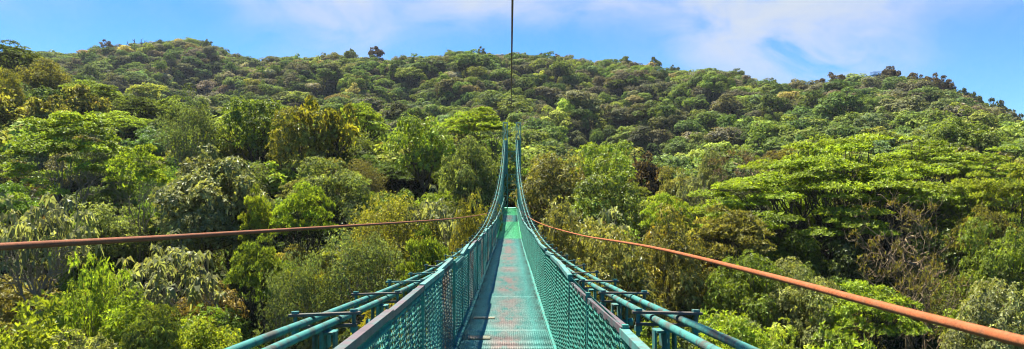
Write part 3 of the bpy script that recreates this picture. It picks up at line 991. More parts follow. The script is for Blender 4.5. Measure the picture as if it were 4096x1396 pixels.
# ---- ridge-top trees against the sky
SKY = [  # u, top v, width px, distance, colour, kind
    (108, 42.5, 11, 500, 'brown', 'mossy0', 'small tree on the left summit ridge beside bare snags'), (160, 40, 9, 510, 'deep', 'dense0', 'round dark tree on the left summit skyline'),
    (190, 38.5, 16, 505, 'green', 'dense1', 'round tree at the very top of the left peak'), (207, 41, 9, 500, 'deep', 'mossy2', 'dark tree just right of the left peak top'),
    (350, 50, 12, 432, 'deep', 'mossy1', 'dark crooked tree on the middle skyline, left of a spreading one'), (376, 48.5, 15, 430, 'brown', 'mossy3', 'spreading dark tree standing out on the middle skyline'),
    (336, 54, 14, 430, 'olive', 'dense0', 'olive dome on the middle skyline left of the crooked tree'), (450, 51, 14, 425, 'green', 'dense1', 'green dome on the centre skyline left of the overhead wire'),
    (482, 49.5, 8, 425, 'deep', 'mossy0', 'small leaning dark tree on the skyline near the overhead wire'), (400, 57, 16, 428, 'olive', 'dense1', 'olive dome in the dip of the middle skyline'),
    (540, 54, 9, 425, 'brown', 'mossy1', 'brown tree on the skyline right of the overhead wire'), (556, 56, 12, 425, 'brown', 'mossy2', 'second brown skyline tree right of the overhead wire'),
    (625, 58, 16, 415, 'deep', 'mossy3', 'dark tree pair, left one, on the right part of the centre ridge'), (655, 59.5, 13, 410, 'deep', 'mossy0', 'dark tree at the right end of the centre ridge'),
    (673, 67.5, 12, 405, 'deep', 'mossy2', 'low dark tree where the centre ridge steps down'), (705, 70, 18, 390, 'green', 'dense0', 'green dome on the skyline right of the step'),
    (738, 70, 14, 385, 'deep', 'dense1', 'dark dome on the skyline between the step and the right ridge'),
    (838, 74.5, 19, 300, 'brown', 'mossy1', 'round brown mossy tree left of the lookout platform'), (822, 81, 18, 300, 'brown', 'mossy3', 'lower mossy tree left of the round brown mossy tree'),
    (885, 71, 16, 292, 'brown', 'mossy0', 'tall mossy tree beside the lookout platform'), (893, 70, 15, 291, 'brown', 'mossy2', 'tallest mossy tree right of the lookout platform'),
    (912, 75, 16, 290, 'brown', 'mossy3', 'mossy tree third to the right of the lookout platform'), (927, 75.5, 18, 289, 'brown', 'mossy1', 'mossy tree fourth to the right of the lookout platform'),
    (938, 80, 16, 288, 'brown', 'mossy0', 'broad mossy tree with sky showing through its limbs'), (948, 84, 16, 287, 'brown', 'mossy2', 'leaning mossy tree on the falling right ridge'),
    (964, 91, 13, 285, 'deep', 'mossy3', 'dark mossy tree halfway down the right ridge'), (976, 95, 14, 282, 'deep', 'mossy1', 'crooked tree with open crown, right ridge'),
    (998, 103, 18, 270, 'deep', 'mossy0', 'round dark tree low on the right ridge'), (1014, 114, 14, 262, 'deep', 'mossy2', 'last dark tree low on the right ridge'),
    (865, 79, 18, 294, 'green', 'dense1', 'green dome under the lookout platform'), (772, 81, 14, 330, 'deep', 'mossy2', 'dark tree at the left foot of the right ridge'),
    (800, 82, 16, 318, 'green', 'dense0', 'green dome on the rising right ridge'),
]
for (u, v, w, d, col, key, lab) in SKY:
    leaf, wood, Rc, H, st = LIB[key]
    p = at(u, v, d)
    Rw = w / F * d / 2
    zg = float(ground(p[0], d))
    h = max(p[2] - zg + .3, Rw * 1.5)
    c = np.array(CL[col]) * rng.uniform(.8, 1.1)
    plant('ridge_tree', key, p[0], d, p[2] - h, Rw / Rc, h / H, rng.rand() * 6.28, c, lab, 'tree', 'trees along the hill skyline')
# dead snags on the left summit
mb_rng = rs(91)
for i, (u, v, hpx, tail) in enumerate([(128, 41.5, 7, 'leaning'), (134, 38.8, 9, 'tallest'), (140, 39.6, 8, 'forked'), (146, 40.5, 6, 'short')]):
    p = at(u, v, 505)
    h = hpx / F * 505
    mb = MB()
    top = np.array([mb_rng.normal() * .6, 0, h])
    pts = curve_pts((0, 0, -2), top, (mb_rng.normal() * .5, 0, 0), 7, mb_rng, .05)
    mb.tube(pts, np.linspace(.42, .2, 7), 6)
    for k in range(6):
        s = pts[2 + k % 4]
        a = mb_rng.rand() * 6.28
        mb.tube(curve_pts(s, s + np.array([math.cos(a) * 1.5, math.sin(a) * .8, 1.3]), (0, 0, -.3), 5, mb_rng, .08), np.linspace(.2, .1, 5), 5)
    o = link('dead_snag', mb.mesh('dead_snag', M['bark_dark'], True), None, (p[0], 505, p[2] - h))
    tag(o, tail + ' dead dark snag among the snags on the left summit ridge', 'dead tree', 'dead snags on the left summit')

# ------------------------------------------------------------------ the forest mass beyond
FARK = []
for k in range(10):
    r_ = rs(300 + k)
    n = 11 + r_.randint(9)
    flatk = k % 3 == 0
    u_ = hemi(r_, n, -.25)
    hz = (1.8 if flatk else 2.5) + .9 * r_.rand()
    C = u_ * np.array([3.2, 3.2, hz]) * lobes(r_, u_, .3)[:, None] * (r_.rand(n, 1) * .4 + .65) + np.array([0, 0, 5.4])
    rad = 1.0 + 1.1 * r_.rand(n)
    V, lv = leaves_on(r_, C, rad, .60, 21, 6, .40, .24, tilt=.12, up=.55, shell=.3, yel=.15, brown=.04, cvar=.16, lvar=.28, jit=.2, zb=.25)
    wood = MB()
    t = curve_pts((0, 0, -2), (0, 0, 5.), (.3, .2, 0), 5, r_, .03)
    wood.tube(t, np.linspace(.28, .16, 5), 5)
    for q in range(6):
        wood.tube(curve_pts(t[3], C[r_.randint(n)], (0, 0, -.4), 4, r_, .04), np.linspace(.14, .05, 4), 4, caps=False)
    wv = np.concatenate(wood.v)
    nv = len(V) * 4
    faces = [np.arange(nv).reshape(-1, 4)]
    q4 = np.concatenate(wood.q[4]) + nv
    faces.append(q4)
    lv2 = np.concatenate([lv, np.ones((len(q4), 3)) * np.array([1, 0, 0])])
    mi = np.concatenate([np.zeros(len(V)), np.ones(len(q4))])
    me = mesh_np('far_tree_%d' % k, np.concatenate([V.reshape(-1, 3), wv]), faces, [M['leaf_far'], M['bark']], False, lv2, mi)
    FARK.append(bpy.data.objects.new('far_tree_source', me))
FC = bpy.data.collections.new('far_tree_sources')
for o in FARK:
    FC.objects.link(o)
UG = bpy.data.collections.new('undergrowth_sources')
for k in range(3):
    r_ = rs(330 + k)
    n = 14
    u_ = hemi(r_, n, 0)
    C = u_ * np.array([1.0, 1.0, .9]) * (r_.rand(n, 1) * .4 + .6)
    V, lv = leaves_on(r_, C, .45 + .2 * r_.rand(n), .8, 70, 6, .24, .10, tilt=.3, droop=.15, up=.8, yel=.15, brown=.03)
    UG.objects.link(bpy.data.objects.new('undergrowth_source', leaf_mesh('undergrowth_%d' % k, V, lv, M['leaf_far'])))


def scatter(name, pts, scl, rot, tint, idx, coll, label):
    me = bpy.data.meshes.new(name)
    me.vertices.add(len(pts))
    me.vertices.foreach_set('co', np.asarray(pts, np.float32).ravel())
    for nm, ty, fld, arr in (('scl', 'FLOAT_VECTOR', 'vector', scl), ('rot', 'FLOAT_VECTOR', 'vector', rot), ('tint', 'FLOAT_VECTOR', 'vector', tint)):
        a = me.attributes.new(nm, ty, 'POINT')
        a.data.foreach_set(fld, np.asarray(arr, np.float32).ravel())
    a = me.attributes.new('idx', 'INT', 'POINT')
    a.data.foreach_set('value', np.asarray(idx, np.int32))
    o = link(name, me)
    nt = bpy.data.node_groups.new(name + '_nodes', 'GeometryNodeTree')
    nt.interface.new_socket('Geometry', in_out='INPUT', socket_type='NodeSocketGeometry')
    nt.interface.new_socket('Geometry', in_out='OUTPUT', socket_type='NodeSocketGeometry')
    gi, go = nt.nodes.new('NodeGroupInput'), nt.nodes.new('NodeGroupOutput')
    ci = nt.nodes.new('GeometryNodeCollectionInfo')
    ci.inputs[0].default_value = coll
    ci.inputs['Separate Children'].default_value = True
    ci.inputs['Reset Children'].default_value = True
    iop = nt.nodes.new('GeometryNodeInstanceOnPoints')
    iop.inputs['Pick Instance'].default_value = True

    def attr(nm, ty):
        n = nt.nodes.new('GeometryNodeInputNamedAttribute')
        n.data_type = ty
        n.inputs[0].default_value = nm
        return n.outputs[0]
    mp = nt.nodes.new('GeometryNodeMeshToPoints')
    nt.links.new(gi.outputs[0], mp.inputs[0])
    nt.links.new(mp.outputs[0], iop.inputs['Points'])
    nt.links.new(ci.outputs[0], iop.inputs['Instance'])
    nt.links.new(attr('idx', 'INT'), iop.inputs['Instance Index'])
    e2r = nt.nodes.new('FunctionNodeEulerToRotation')
    nt.links.new(attr('rot', 'FLOAT_VECTOR'), e2r.inputs[0])
    nt.links.new(e2r.outputs[0], iop.inputs['Rotation'])
    nt.links.new(attr('scl', 'FLOAT_VECTOR'), iop.inputs['Scale'])
    nt.links.new(iop.outputs[0], go.inputs[0])
    md = o.modifiers.new('scatter', 'NODES')
    md.node_group = nt
    tag(o, label, kind='stuff')
    return o


def far_forest():
    r = rs(500)
    # jittered cells, bigger cells far away
    P = []
    y = 84.
    while y < 600:
        cell = np.interp(y, [80, 150, 300, 600], [4.4, 4.5, 4.8, 5.4])
        half = y * .98 + 25
        xs = np.arange(-half, half, cell)
        xx = xs + r.uniform(-.45, .45, len(xs)) * cell
        yy = y + r.uniform(-.45, .45, len(xs)) * cell
        P.append(np.stack([xx, yy], -1))
        y += cell
    P = np.concatenate(P)
    x, y = P[:, 0], P[:, 1]
    z = ground(x, y)
    n = len(P)
    w = r.gamma(4.5, 1 / 4.5, n).clip(.42, 1.9)
    H = tree_h(y) * (.70 + .27 * w) * (1 + .08 * r.normal(size=n))
    W = np.interp(y, [84, 200, 500], [6.0, 6.4, 6.8]) * w
    # hidden behind nearer canopy: leave out
    t = ((x / y + 1.05) / .012).astype(int).clip(0, 200)
    el = (z + H) / y
    order = np.argsort(y)
    mx = np.full(202, -9.)
    keep = np.zeros(n, bool)
    for i in order:
        m = mx[t[i]]
        if el[i] > m - .028:
            keep[i] = True
        e = (z[i] + H[i] * .8) / y[i]
        if e > mx[t[i]]:
            mx[t[i]] = e
    # keep clear of the single trees standing out there
    for (nm, key, u, v, ww, d, col, vb, rot, lab, cat) in HERO:
        if d > 80:
            X = (u - U0) / F * d
            rr = ww / F * d / 2
            keep &= ~(((x - X)**2 + (y - d)**2) < (rr * .9)**2)
            uu, vv = proj(x, y, z + H)
            wpx = W / y * F
            keep &= ~((y < d) & (np.abs(uu - u) < ww * .4 + wpx * .4) & (vv < vb - 3) & (y > d - 45))
    uu, vv = proj(x, y, z + H)
    # open air behind the bridge towers and between near hero crowns is not forest
    keep &= ~((y < 110) & (np.abs(x) < 4) & (z + H > 2))
    x, y, z, w, H, W = [a[keep] for a in (x, y, z, w, H, W)]
    n = len(x)
    uu, vv = proj(x, y, z + H)
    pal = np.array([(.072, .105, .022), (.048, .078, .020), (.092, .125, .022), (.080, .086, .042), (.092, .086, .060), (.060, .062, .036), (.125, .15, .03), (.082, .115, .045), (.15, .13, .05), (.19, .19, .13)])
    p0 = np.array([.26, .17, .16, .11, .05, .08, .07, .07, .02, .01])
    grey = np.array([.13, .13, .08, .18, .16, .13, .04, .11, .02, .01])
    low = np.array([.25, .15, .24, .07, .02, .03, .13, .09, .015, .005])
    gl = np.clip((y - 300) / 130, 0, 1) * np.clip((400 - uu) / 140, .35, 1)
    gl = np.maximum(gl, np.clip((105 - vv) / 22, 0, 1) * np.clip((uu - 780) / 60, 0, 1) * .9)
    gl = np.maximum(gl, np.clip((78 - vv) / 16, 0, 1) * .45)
    lo = np.clip((vv - 105) / 25, 0, 1) * np.clip((uu - 480) / 60, 0, 1)
    cl = .5 + .5 * fbm(x, y, 60., 5, 2)
    tint = np.empty((n, 3))
    for i in range(n):
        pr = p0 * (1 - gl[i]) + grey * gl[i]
        pr = pr * (1 - lo[i]) + low * lo[i]
        if y[i] < 200:
            pr = pr * np.array([1, 1, 1, .7, .4, .7, 1, 1, .0, .0])
        pr = pr / pr.sum()
        tint[i] = pal[r.choice(10, p=pr)]
    tint *= 1.75 * (1 + .16 * r.normal(size=(n, 1))).clip(.55, 1.6) * (.86 + .28 * cl[:, None].clip(0, 1)) * (1 + .05 * r.normal(size=(n, 3)))
    scl = np.stack([W / 7.4, W / 7.4 * (1 + .12 * r.normal(size=n)), H / 8.6], -1)
    rot = np.stack([r.normal(size=n) * .08, r.normal(size=n) * .08, r.rand(n) * 6.28], -1)
    print('far trees', n)
    scatter('hillside_forest', np.stack([x, y, z - .2], -1), scl, rot, tint.clip(.01, .5), r.randint(0, 10, n), FC,
            'dense cloud forest covering the hills behind the bridge')


far_forest()


def undergrowth():
    r = rs(600)
    n = 6500
    y = 14 + 90 * r.rand(n) ** .75
    x = r.uniform(-.95, .95, n) * (y + 8)
    z = ground(x, y)
    s = r.uniform(.7, 1.9, n)
    tint = np.array([(.055, .10, .018), (.04, .07, .016), (.09, .14, .02), (.08, .095, .03), (.05, .085, .03)])[r.randint(0, 5, n)] * (1 + .2 * r.normal(size=(n, 1))).clip(.5, 1.6)
    scl = np.stack([s * 1.15, s * 1.15, s * r.uniform(.7, 1.3, n)], -1)
    rot = np.stack([np.zeros(n), np.zeros(n), r.rand(n) * 6.28], -1)
    scatter('undergrowth', np.stack([x, y, z - .15], -1), scl, rot, tint, r.randint(0, 3, n), UG, 'low leafy undergrowth between the trees of the valley slopes')


undergrowth()

# ------------------------------------------------------------------ the bridge
XC = -.06
DEND = 72.0
deck_f = hermite([-6, 0, 5, 8.6, 12, 18.4, 27, 35, 50, 60, 74], [-1.42, -1.68, -1.92, -2.07, -2.22, -2.40, -2.66, -2.82, -2.82, -2.66, -2.40])
xc_f = lambda d: XC + np.interp(d, [0, 35, 72], [0, .02, .12])
cab_f = hermite([-6, 0, 2.8, 4, 8, 15, 24, 29, 45, 60, 72], [-.02, -.5, -.68, -.78, -1.09, -1.48, -1.68, -1.64, -.47, 1.93, 4.75])
cabx_f = hermite([-6, 0, 4, 15, 29, 45, 60, 72], [1.02, 1.02, 1.0, 1.0, .96, .80, .70, .65])
BR = link('suspension_bridge', None, None, (XC, 0, float(deck_f(0))))
tag(BR, 'teal steel footbridge on main cables with mesh sides, leading to twin lattice towers', 'bridge')
BL = Vector(BR.location)


def part(mb, name, mat, smooth=False, parent=None, world=True):
    """mesh in world coordinates as a child of the bridge (or of one of its parts)"""
    me = mb.mesh(name, mat, smooth)
    o = link(name, me, parent or BR)
    if world:
        off = -BL
        if parent is not None:
            off = -(BL + Vector(parent.location))
        me.transform(Matrix.Translation(off))
    return o


# deck panels: corrugated sheet, cross ribs on top
def deck_panel(d0, d1, green, rng):
    mb = MB()
    nx = 81
    xs = np.linspace(-.6, .6, nx)
    zc = .007 * np.cos(xs / .03 * 2 * math.pi)
    ys = np.linspace(d0 + .02, d1 - .02, 9)
    X, Y = np.meshgrid(xs, ys)
    Z = deck_f(Y) + zc[None]
    v = np.stack([X + xc_f(Y), Y, Z], -1).reshape(-1, 3)
    a = (np.arange(8)[:, None] * nx + np.arange(nx - 1)[None]).ravel()
    mb.add(v, [np.stack([a, a + 1, a + nx + 1, a + nx], -1)])
    for y in np.arange(d0 + .05, d1 - .03, .085):
        mb.box((float(xc_f(y)), y, float(deck_f(y)) + .006), (1.19, .016, .014))
    for y in (d0 + .02, d1 - .02):   # folded end lips
        mb.box((float(xc_f(y)), y, float(deck_f(y)) - .02), (1.2, .012, .05 + .012 * rng.rand()))
    return mb


rb = rs(11)
edges = np.arange(-2, 73, 2.)
for i in range(len(edges) - 1):
    d0, d1 = edges[i], edges[i + 1]
    g = (35 <= d0 < 51) or d0 >= 60
    p = part(deck_panel(d0, d1, g, rb), 'deck_panel', M['deck_green'] if g else M['deck'])
    if g:
        p['label'] = 'fresh bright green deck panel'
    for y in (d0 + .1, d1 - .1):
        mb = MB()
        mb.box((float(xc_f(y)), y, float(deck_f(y)) - .07), (1.5, .05, .06))
        part(mb, 'cross_beam', M['clamp'], parent=p)
for (x, y, w, l) in [(-.36, 9.3, .30, .18), (-.36, 11.1, .34, .14)]:
    mb = MB()
    for k in range(4):
        mb.box((XC + x, y + (k - 1.5) * l / 4, float(deck_f(y)) + .022), (w, l / 4 * .7, .02))
    part(mb, 'patch_slat', M['slat'])
for s in (-1, 1):      # side stringers
    mb = MB()
    for d in np.arange(-2, 71.9, 2.):
        a = (float(xc_f(d)) + s * .625, d, float(deck_f(d)) - .02)
        b = (float(xc_f(d + 2)) + s * .625, d + 2, float(deck_f(d + 2)) - .02)
        mb.bar(a, b, .045, .12)
    part(mb, 'stringer', M['teal'])
    mb = MB()
    for d in np.arange(35, 71, 2.):
        if 51 <= d < 59:
            continue
        a = (float(xc_f(d)) + s * .64, d, float(deck_f(d)) + .10)
        b = (float(xc_f(d + 2)) + s * .64, d + 2, float(deck_f(d + 2)) + .10)
        mb.bar(a, b, .03, .12)
    part(mb, 'kick_board', M['green'])


# railing sections
SEC = 1.55
RH = 1.12


def chain_mesh():
    """woven wire in a plane x=0, y from 0 to SEC, z from 0 to RH-.06"""
    mb = MB()
    p = .044
    nz = int((RH - .08) / p)
    r = rs(77)
    for k in range(int(SEC / p) + 1):
        y0 = k * p
        zz = np.arange(nz * 2 + 1) * p / 2 + .01
        yy = y0 + np.where(np.arange(nz * 2 + 1) % 2 == 0, 0, p * .98)
        yy = yy + r.normal(size=len(yy)) * .004
        xx = np.where(np.arange(nz * 2 + 1) % 2 == 0, .006, -.006) + .004 * np.sin(zz * 9 + k)
        yy = np.clip(yy, .0, SEC)
        mb.tube(np.stack([xx, yy, zz], -1), .0036, 4, caps=False)
    for k in range(int(SEC / p) + 1):      # second sheet laced over the first
        zz = np.arange(nz * 2 + 1) * p / 2 + .022
        yy = np.clip(k * p + .02 + np.where(np.arange(nz * 2 + 1) % 2 == 0, 0, p * .98) + r.normal(size=len(zz)) * .005, 0, SEC)
        mb.tube(np.stack([-.022 + .006 * np.sin(zz * 7 + k), yy, zz.clip(0, RH - .06)], -1), .0036, 4, caps=False)
    # curled wire ends along the top
    for k in range(int(SEC / .045)):
        y = k * .045 + .01
        mb.tube(np.array([[-.012, y, RH - .13], [.012, y + .02, RH - .10], [.010, y + .035, RH - .07], [-.012, y + .02, RH - .055]]), .005, 4, caps=False)
    return mb.mesh('side_mesh', M['teal_mesh'])


CM = chain_mesh()
CM_L = CM.copy()
CM_L.materials[0] = M['teal_mesh_skylit']
CM_R = CM.copy()
CM_R.materials[0] = M['mesh_rust']
mb = MB()
mb.box((0, SEC / 2, 0), (.046, SEC + .02, .042))
TR = mb.mesh('top_rail', M['rail_teal'])
TRW = TR.copy()
TRW.materials[0] = M['rail_worn']
mb = MB()
mb.box((0, 0, RH / 2 - .03), (.034, .034, RH - .02))
mb.box((.0, 0, .02), (.07, .07, .01))
PO = mb.mesh('post', M['teal'])
mb = MB()
mb.box((0, SEC / 2, 0), (.03, SEC - .05, .03))
LR = mb.mesh('bottom_rail', M['teal'])
for s in (-1, 1):
    d = -2.2 if s < 0 else -2.6
    k = 0
    while d < 71:
        x0 = float(xc_f(d)) + s * .665
        z0, z1 = float(deck_f(d)), float(deck_f(d + SEC))
        o = bpy.data.objects.new('side_mesh', CM_R if (s < 0 and k > 5 and k % 3 == 0) else (CM_L if s < 0 else CM))
        COL.objects.link(o)
        o.parent = BR
        jz = rb.normal() * .016
        o.location = Vector((x0 + rb.normal() * .006, d, z0 + .03)) - BL
        o.rotation_euler = (math.atan2(z1 - z0, SEC) + rb.normal() * .006, rb.normal() * .008, rb.normal() * .004)
        worn = (d < 5.2 and rb.rand() < .8) or rb.rand() < .12
        t = link('top_rail', TRW if worn else TR, o, (0, 0, RH - .055 + jz))
        t.rotation_euler = (rb.normal() * .012, 0, 0)
        if worn:
            t['label'] = 'rail with purple-brown worn paint'
        q = link('post', PO, o, (0, 0.0, 0))
        b = link('bottom_rail', LR, o, (0, 0, .0))
        d += SEC
        k += 1

# main cables, clamps and hangers
dd = np.concatenate([np.linspace(-5, 20, 60), np.linspace(20.6, 72, 60)])
for s in (-1, 1):
    for off in (-.075, .075):
        x = xc_f(dd) + s * (cabx_f(dd) + off) - (.03 if s > 0 else 0)
        mb = MB()
        mb.tube(np.stack([x, dd, cab_f(dd)], -1), .021, 10)
        part(mb, 'main_cable', M['cable'], True)

mb = MB()
mb.box((0, 0, .034), (.40, .055, .014))
mb.box((0, 0, -.034), (.36, .05, .014))
CLM = mb.mesh('cable_clamp', M['clamp_bar'])
CLT = CLM.copy()
CLT.materials[0] = M['clamp']
mb = MB()
mb.tube([(0, 0, -.10), (0, 0, .052)], .012, 6)
mb.tube([(0, 0, .040), (0, 0, .056)], .024, 6)
mb.tube([(0, 0, -.075), (0, 0, -.042)], .024, 6)
BOL = mb.mesh('bolt', M['clamp'])
mb = MB()
mb.box((0, -.03, -.075), (.012, .07, .10))
mb.box((0, .05, -.075), (.012, .07, .10))
mb.box((0, .01, -.035), (.11, .10, .012))
mb.box((-.055, .01, -.11), (.012, .05, .16))
mb.box((.055, .01, -.11), (.012, .05, .16))
mb.tube([(-.085, .01, -.165), (.085, .01, -.165)], .018, 6)
mb.tube([(-.10, .01, -.165), (-.07, .01, -.165)], .032, 6)
mb.tube([(.07, .01, -.165), (.10, .01, -.165)], .032, 6)
aa = np.linspace(0, math.pi, 9)
mb.tube(np.stack([np.zeros(9), .01 + .034 * np.cos(aa), -.165 + .034 * np.sin(aa)], -1), .013, 6)
SHK = mb.mesh('shackle', M['clamp'])
for s in (-1, 1):
    for k in range(47):
        d = .55 + k * 1.5 + (0.42 if s > 0 else .35)
        if d > 71:
            break
        x = float(xc_f(d)) + s * float(cabx_f(d)) - (.03 if s > 0 else 0)
        z = float(cab_f(d))
        sl = math.atan2(float(cab_f(d + .1)) - z, .1)
        o = link('cable_clamp', CLM if rb.rand() < .6 else CLT, BR, Vector((x, d, z)) - BL)
        o.rotation_euler = (sl, rb.normal() * .05, rb.normal() * .07)
        for bx in (-.165, .165):
            link('bolt', BOL, o, (bx, 0, 0))
        # hanger from the inner cable down to the end of a cross beam
        dh = d - .28
        zi = float(cab_f(dh))
        xi = float(xc_f(dh)) + s * (float(cabx_f(dh)) - .075) - (.03 if s > 0 else 0)
        zb = float(deck_f(dh)) - .06
        xb = float(xc_f(dh)) + s * .72
        mb = MB()
        mb.tube([(0, 0, -.14), (xb - xi, 0, zb - zi)], .011, 6)
        h = mb.build('hanger', M['teal'], BR, True, Vector((xi, dh + .01, zi)) - BL)
        if dh < 40:
            sh = link('shackle', SHK, h)
            sh.rotation_euler = (sl * .5, 0, rb.normal() * .05)

# towers
TD = 72.3
TOPZ = 6.55


def lattice(mb, x0, x1, y0, y1, z0, z1, n, w, wb):
    zz = np.linspace(z0, z1, n + 1)
    for k in range(n):
        a, b = zz[k], zz[k + 1]
        for (p, q) in (((x0, y0), (x1, y0)), ((x0, y1), (x1, y1)), ((x0, y0), (x0, y1)), ((x1, y0), (x1, y1))):
            mb.bar((*p, a + .03), (*q, b - .03), wb)
            mb.bar((*q, a + .03), (*p, b - .03), wb * .98)
            mb.bar((*p, b), (*q, b), wb * 1.1)


for s in (-1, 1):
    cx = float(xc_f(TD)) + .13 + s * .69
    hw = .235
    z0 = float(ground(cx, TD)) - 1
    mb = MB()
    for ax in (-hw, hw):
        for ay in (-hw, hw):
            mb.bar((cx + ax - s * .06 * 0, TD + ay, z0), (cx + ax, TD + ay, TOPZ), .07)
    t = part(mb, 'tower_leg', M['tower'])
    mb = MB()
    lattice(mb, cx - hw, cx + hw, TD - hw, TD + hw, 4.75, TOPZ, 1, .05, .075)
    mb.box((cx, TD, TOPZ + .04), (.56, .56, .06))
    part(mb, 'tower_head', M['tower_pale'], parent=None)
    mb = MB()
    lattice(mb, cx - hw, cx + hw, TD - hw, TD + hw, -2.6, 4.7, 5, .05, .05)
    part(mb, 'tower_bracing', M['tower'])
    mb = MB()      # saddle plate under the cables
    mb.box((cx - s * .01, TD - .27, 2.9), (.40, .03, 3.5))
    part(mb, 'saddle_plate', M['teal'])
mb = MB()
xa, xb = float(xc_f(TD)) + .13 - .46, float(xc_f(TD)) + .13 + .46
for (za, zb) in ((2.55, 3.55), (.2, 1.1), (-1.3, -.5)):
    for z in (za, zb):
        mb.bar((xa, TD, z), (xb, TD, z), .07)
    mb.bar((xa, TD + .01, za), (xb, TD + .01, zb), .05)
    mb.bar((xb, TD - .04, za), (xa, TD - .04, zb), .05)
part(mb, 'portal_brace', M['tower'])
mb = MB()       # landing behind the towers
mb.box((float(xc_f(72)) + .1, 73.6, float(deck_f(72)) - .1), (1.5, 3.2, .16))
part(mb, 'landing', M['deck_green'])

# ------------------------------------------------------------------ separate wires
def wire(name, pts, rad, mat, label):
    pts = np.array(pts)
    k = pts[:, 1]
    fx, fz = hermite(k, pts[:, 0]), hermite(k, pts[:, 2])
    d = np.concatenate([np.linspace(k[0], min(20, k[-1]), 50), np.linspace(min(20, k[-1]) + .5, k[-1], 40)])
    P = np.stack([fx(d), d, fz(d)], -1)
    mb = MB()
    mb.tube(P, rad, 9)
    o = mb.build(name, mat, None, True)
    tag(o, label, 'cable')
    return o


def px4(u, v, d):
    return ((u / 4 - U0) / F * d, d, (V0 - v / 4) / F * d)


wire('rusty_cable', [(1.02, -1.0, -.15)] + [px4(4096, 1367, 1.55), px4(3116, 1113, 3.2), px4(2703, 1010, 5.6), px4(2320, 940, 14), px4(2183, 902, 22), px4(2101, 859, 38), px4(2060, 817, 71)],
     .0140, M['rust'], 'orange-rusty steel cable sweeping out to the right of the bridge')
wire('rusty_cable', [(-2.05, -1.0, -.12)] + [px4(0, 987, 2.6), px4(510, 959, 3.5), px4(1024, 927, 5.2), px4(1750, 880, 14), px4(1873, 867, 22), px4(1963, 849, 38), px4(2012, 816, 71)],
     .0150, M['rust_shaded'], 'shaded-brown rusty steel cable sweeping out to the left of the bridge')
wire('overhead_wire', [(.03, -5, 2.42), px4(2050, 0, 8.5), px4(2043, 540, 45), px4(2041, 668, 72.2)], .014, M['dark_wire'], 'thin dark overhead safety wire running above the bridge between the towers')

# ------------------------------------------------------------------ lookout platform on the ridge
p = at(876, 80.5, 291)
LK = link('lookout_platform', None, None, (p[0], p[1], p[2] - 4))
tag(LK, 'small blue steel lookout platform with stair among trees on the right ridge', 'lookout')
mb = MB()
for ax in (-.9, .9):
    for ay in (-.9, .9):
        mb.bar((ax, ay, -3), (ax, ay, 6.2), .16)
mb.bar((-.9, -.9, 1.5), (.9, -.9, 5.5), .10)
mb.bar((.9, -.9, 1.5), (-.9, -.9, 5.5), .10)
mb.build('frame', M['blue_steel'], LK)
mb = MB()
mb.box((-.2, 0, 6.3), (3.4, 2.4, .2))
mb.build('deck', M['blue_steel'], LK)
mb = MB()
for x in np.linspace(-1.85, 1.45, 7):
    mb.bar((x, -1.15, 6.4), (x, -1.15, 7.6), .08)
    mb.bar((x, 1.15, 6.4), (x, 1.15, 7.6), .08)
for z in (7.0, 7.6):
    for y in (-1.15, 1.15):
        mb.bar((-1.9, y, z), (1.5, y, z), .09)
mb.build('railing', M['blue_steel'], LK)
mb = MB()
for y in (-.5, .5):
    mb.bar((1.5, y, 6.2), (4.2, y, 7.0), .14)
    mb.bar((1.6, y, 6.1), (3.6, y, 3.6), .16)
    mb.bar((3.6, y, 3.6), (1.6, y, 1.4), .16)
for k in range(9):
    mb.box((1.6 + 2 * k / 8, 0, 6.1 - 2.5 * k / 8), (.25, 1., .06))
    mb.box((3.6 - 2 * k / 8, 0, 3.5 - 2.2 * k / 8), (.25, 1., .06))
mb.bar((3.6, .6, -2), (3.6, .6, 6.8), .14)
mb.build('stair', M['blue_steel'], LK)

# ------------------------------------------------------------------ haze
HAZE = 0.00008
if HAZE > 0:
    mb = MB()
    zlo, zhi = -110., 135.
    mb.box((0, 310, (zlo + zhi) / 2), (1500, 760, zhi - zlo))
    m, nt = new_mat('haze_air')
    v = N(nt, 'ShaderNodeVolumePrincipled')
    v.inputs['Color'].default_value = (.78, .86, 1., 1)
    v.inputs['Density'].default_value = HAZE
    v.inputs['Anisotropy'].default_value = 0.0
    out = N(nt, 'ShaderNodeOutputMaterial')
    L(nt, v.outputs[0], out.inputs['Volume'])
    o = mb.build('haze', m)
    tag(o, 'thin bluish haze in the air over the valley and hills', kind='stuff')

# ------------------------------------------------------------------ sky and sun
SUN_EL, SUN_AZ = R(63), R(-38)     # azimuth clockwise from straight ahead (+Y)
sdir = Vector((math.sin(SUN_AZ) * math.cos(SUN_EL), math.cos(SUN_AZ) * math.cos(SUN_EL), math.sin(SUN_EL)))
w = bpy.data.worlds.new('World')
scene.world = w
w.use_nodes = True
nt = w.node_tree
nt.nodes.clear()
sky = N(nt, 'ShaderNodeTexSky', sky_type='NISHITA')
sky.sun_disc = False
sky.sun_elevation = SUN_EL
sky.sun_rotation = SUN_AZ
sky.altitude = 1500
sky.air_density = 1.0
sky.dust_density = .2
sky.ozone_density = 4.0
tc = N(nt, 'ShaderNodeTexCoord')
sp = N(nt, 'ShaderNodeSeparateXYZ')
L(nt, tc.outputs['Generated'], sp.inputs[0])
# clouds lie on a plane high above: coordinates of the cloud layer
yy = math_node(nt, 'MAXIMUM', sp.outputs[1], .05)
tx = math_node(nt, 'DIVIDE', sp.outputs[0], yy)
te = math_node(nt, 'DIVIDE', sp.outputs[2], yy)
cv = N(nt, 'ShaderNodeCombineXYZ')
L(nt, tx, cv.inputs[0])
L(nt, te, cv.inputs[1])


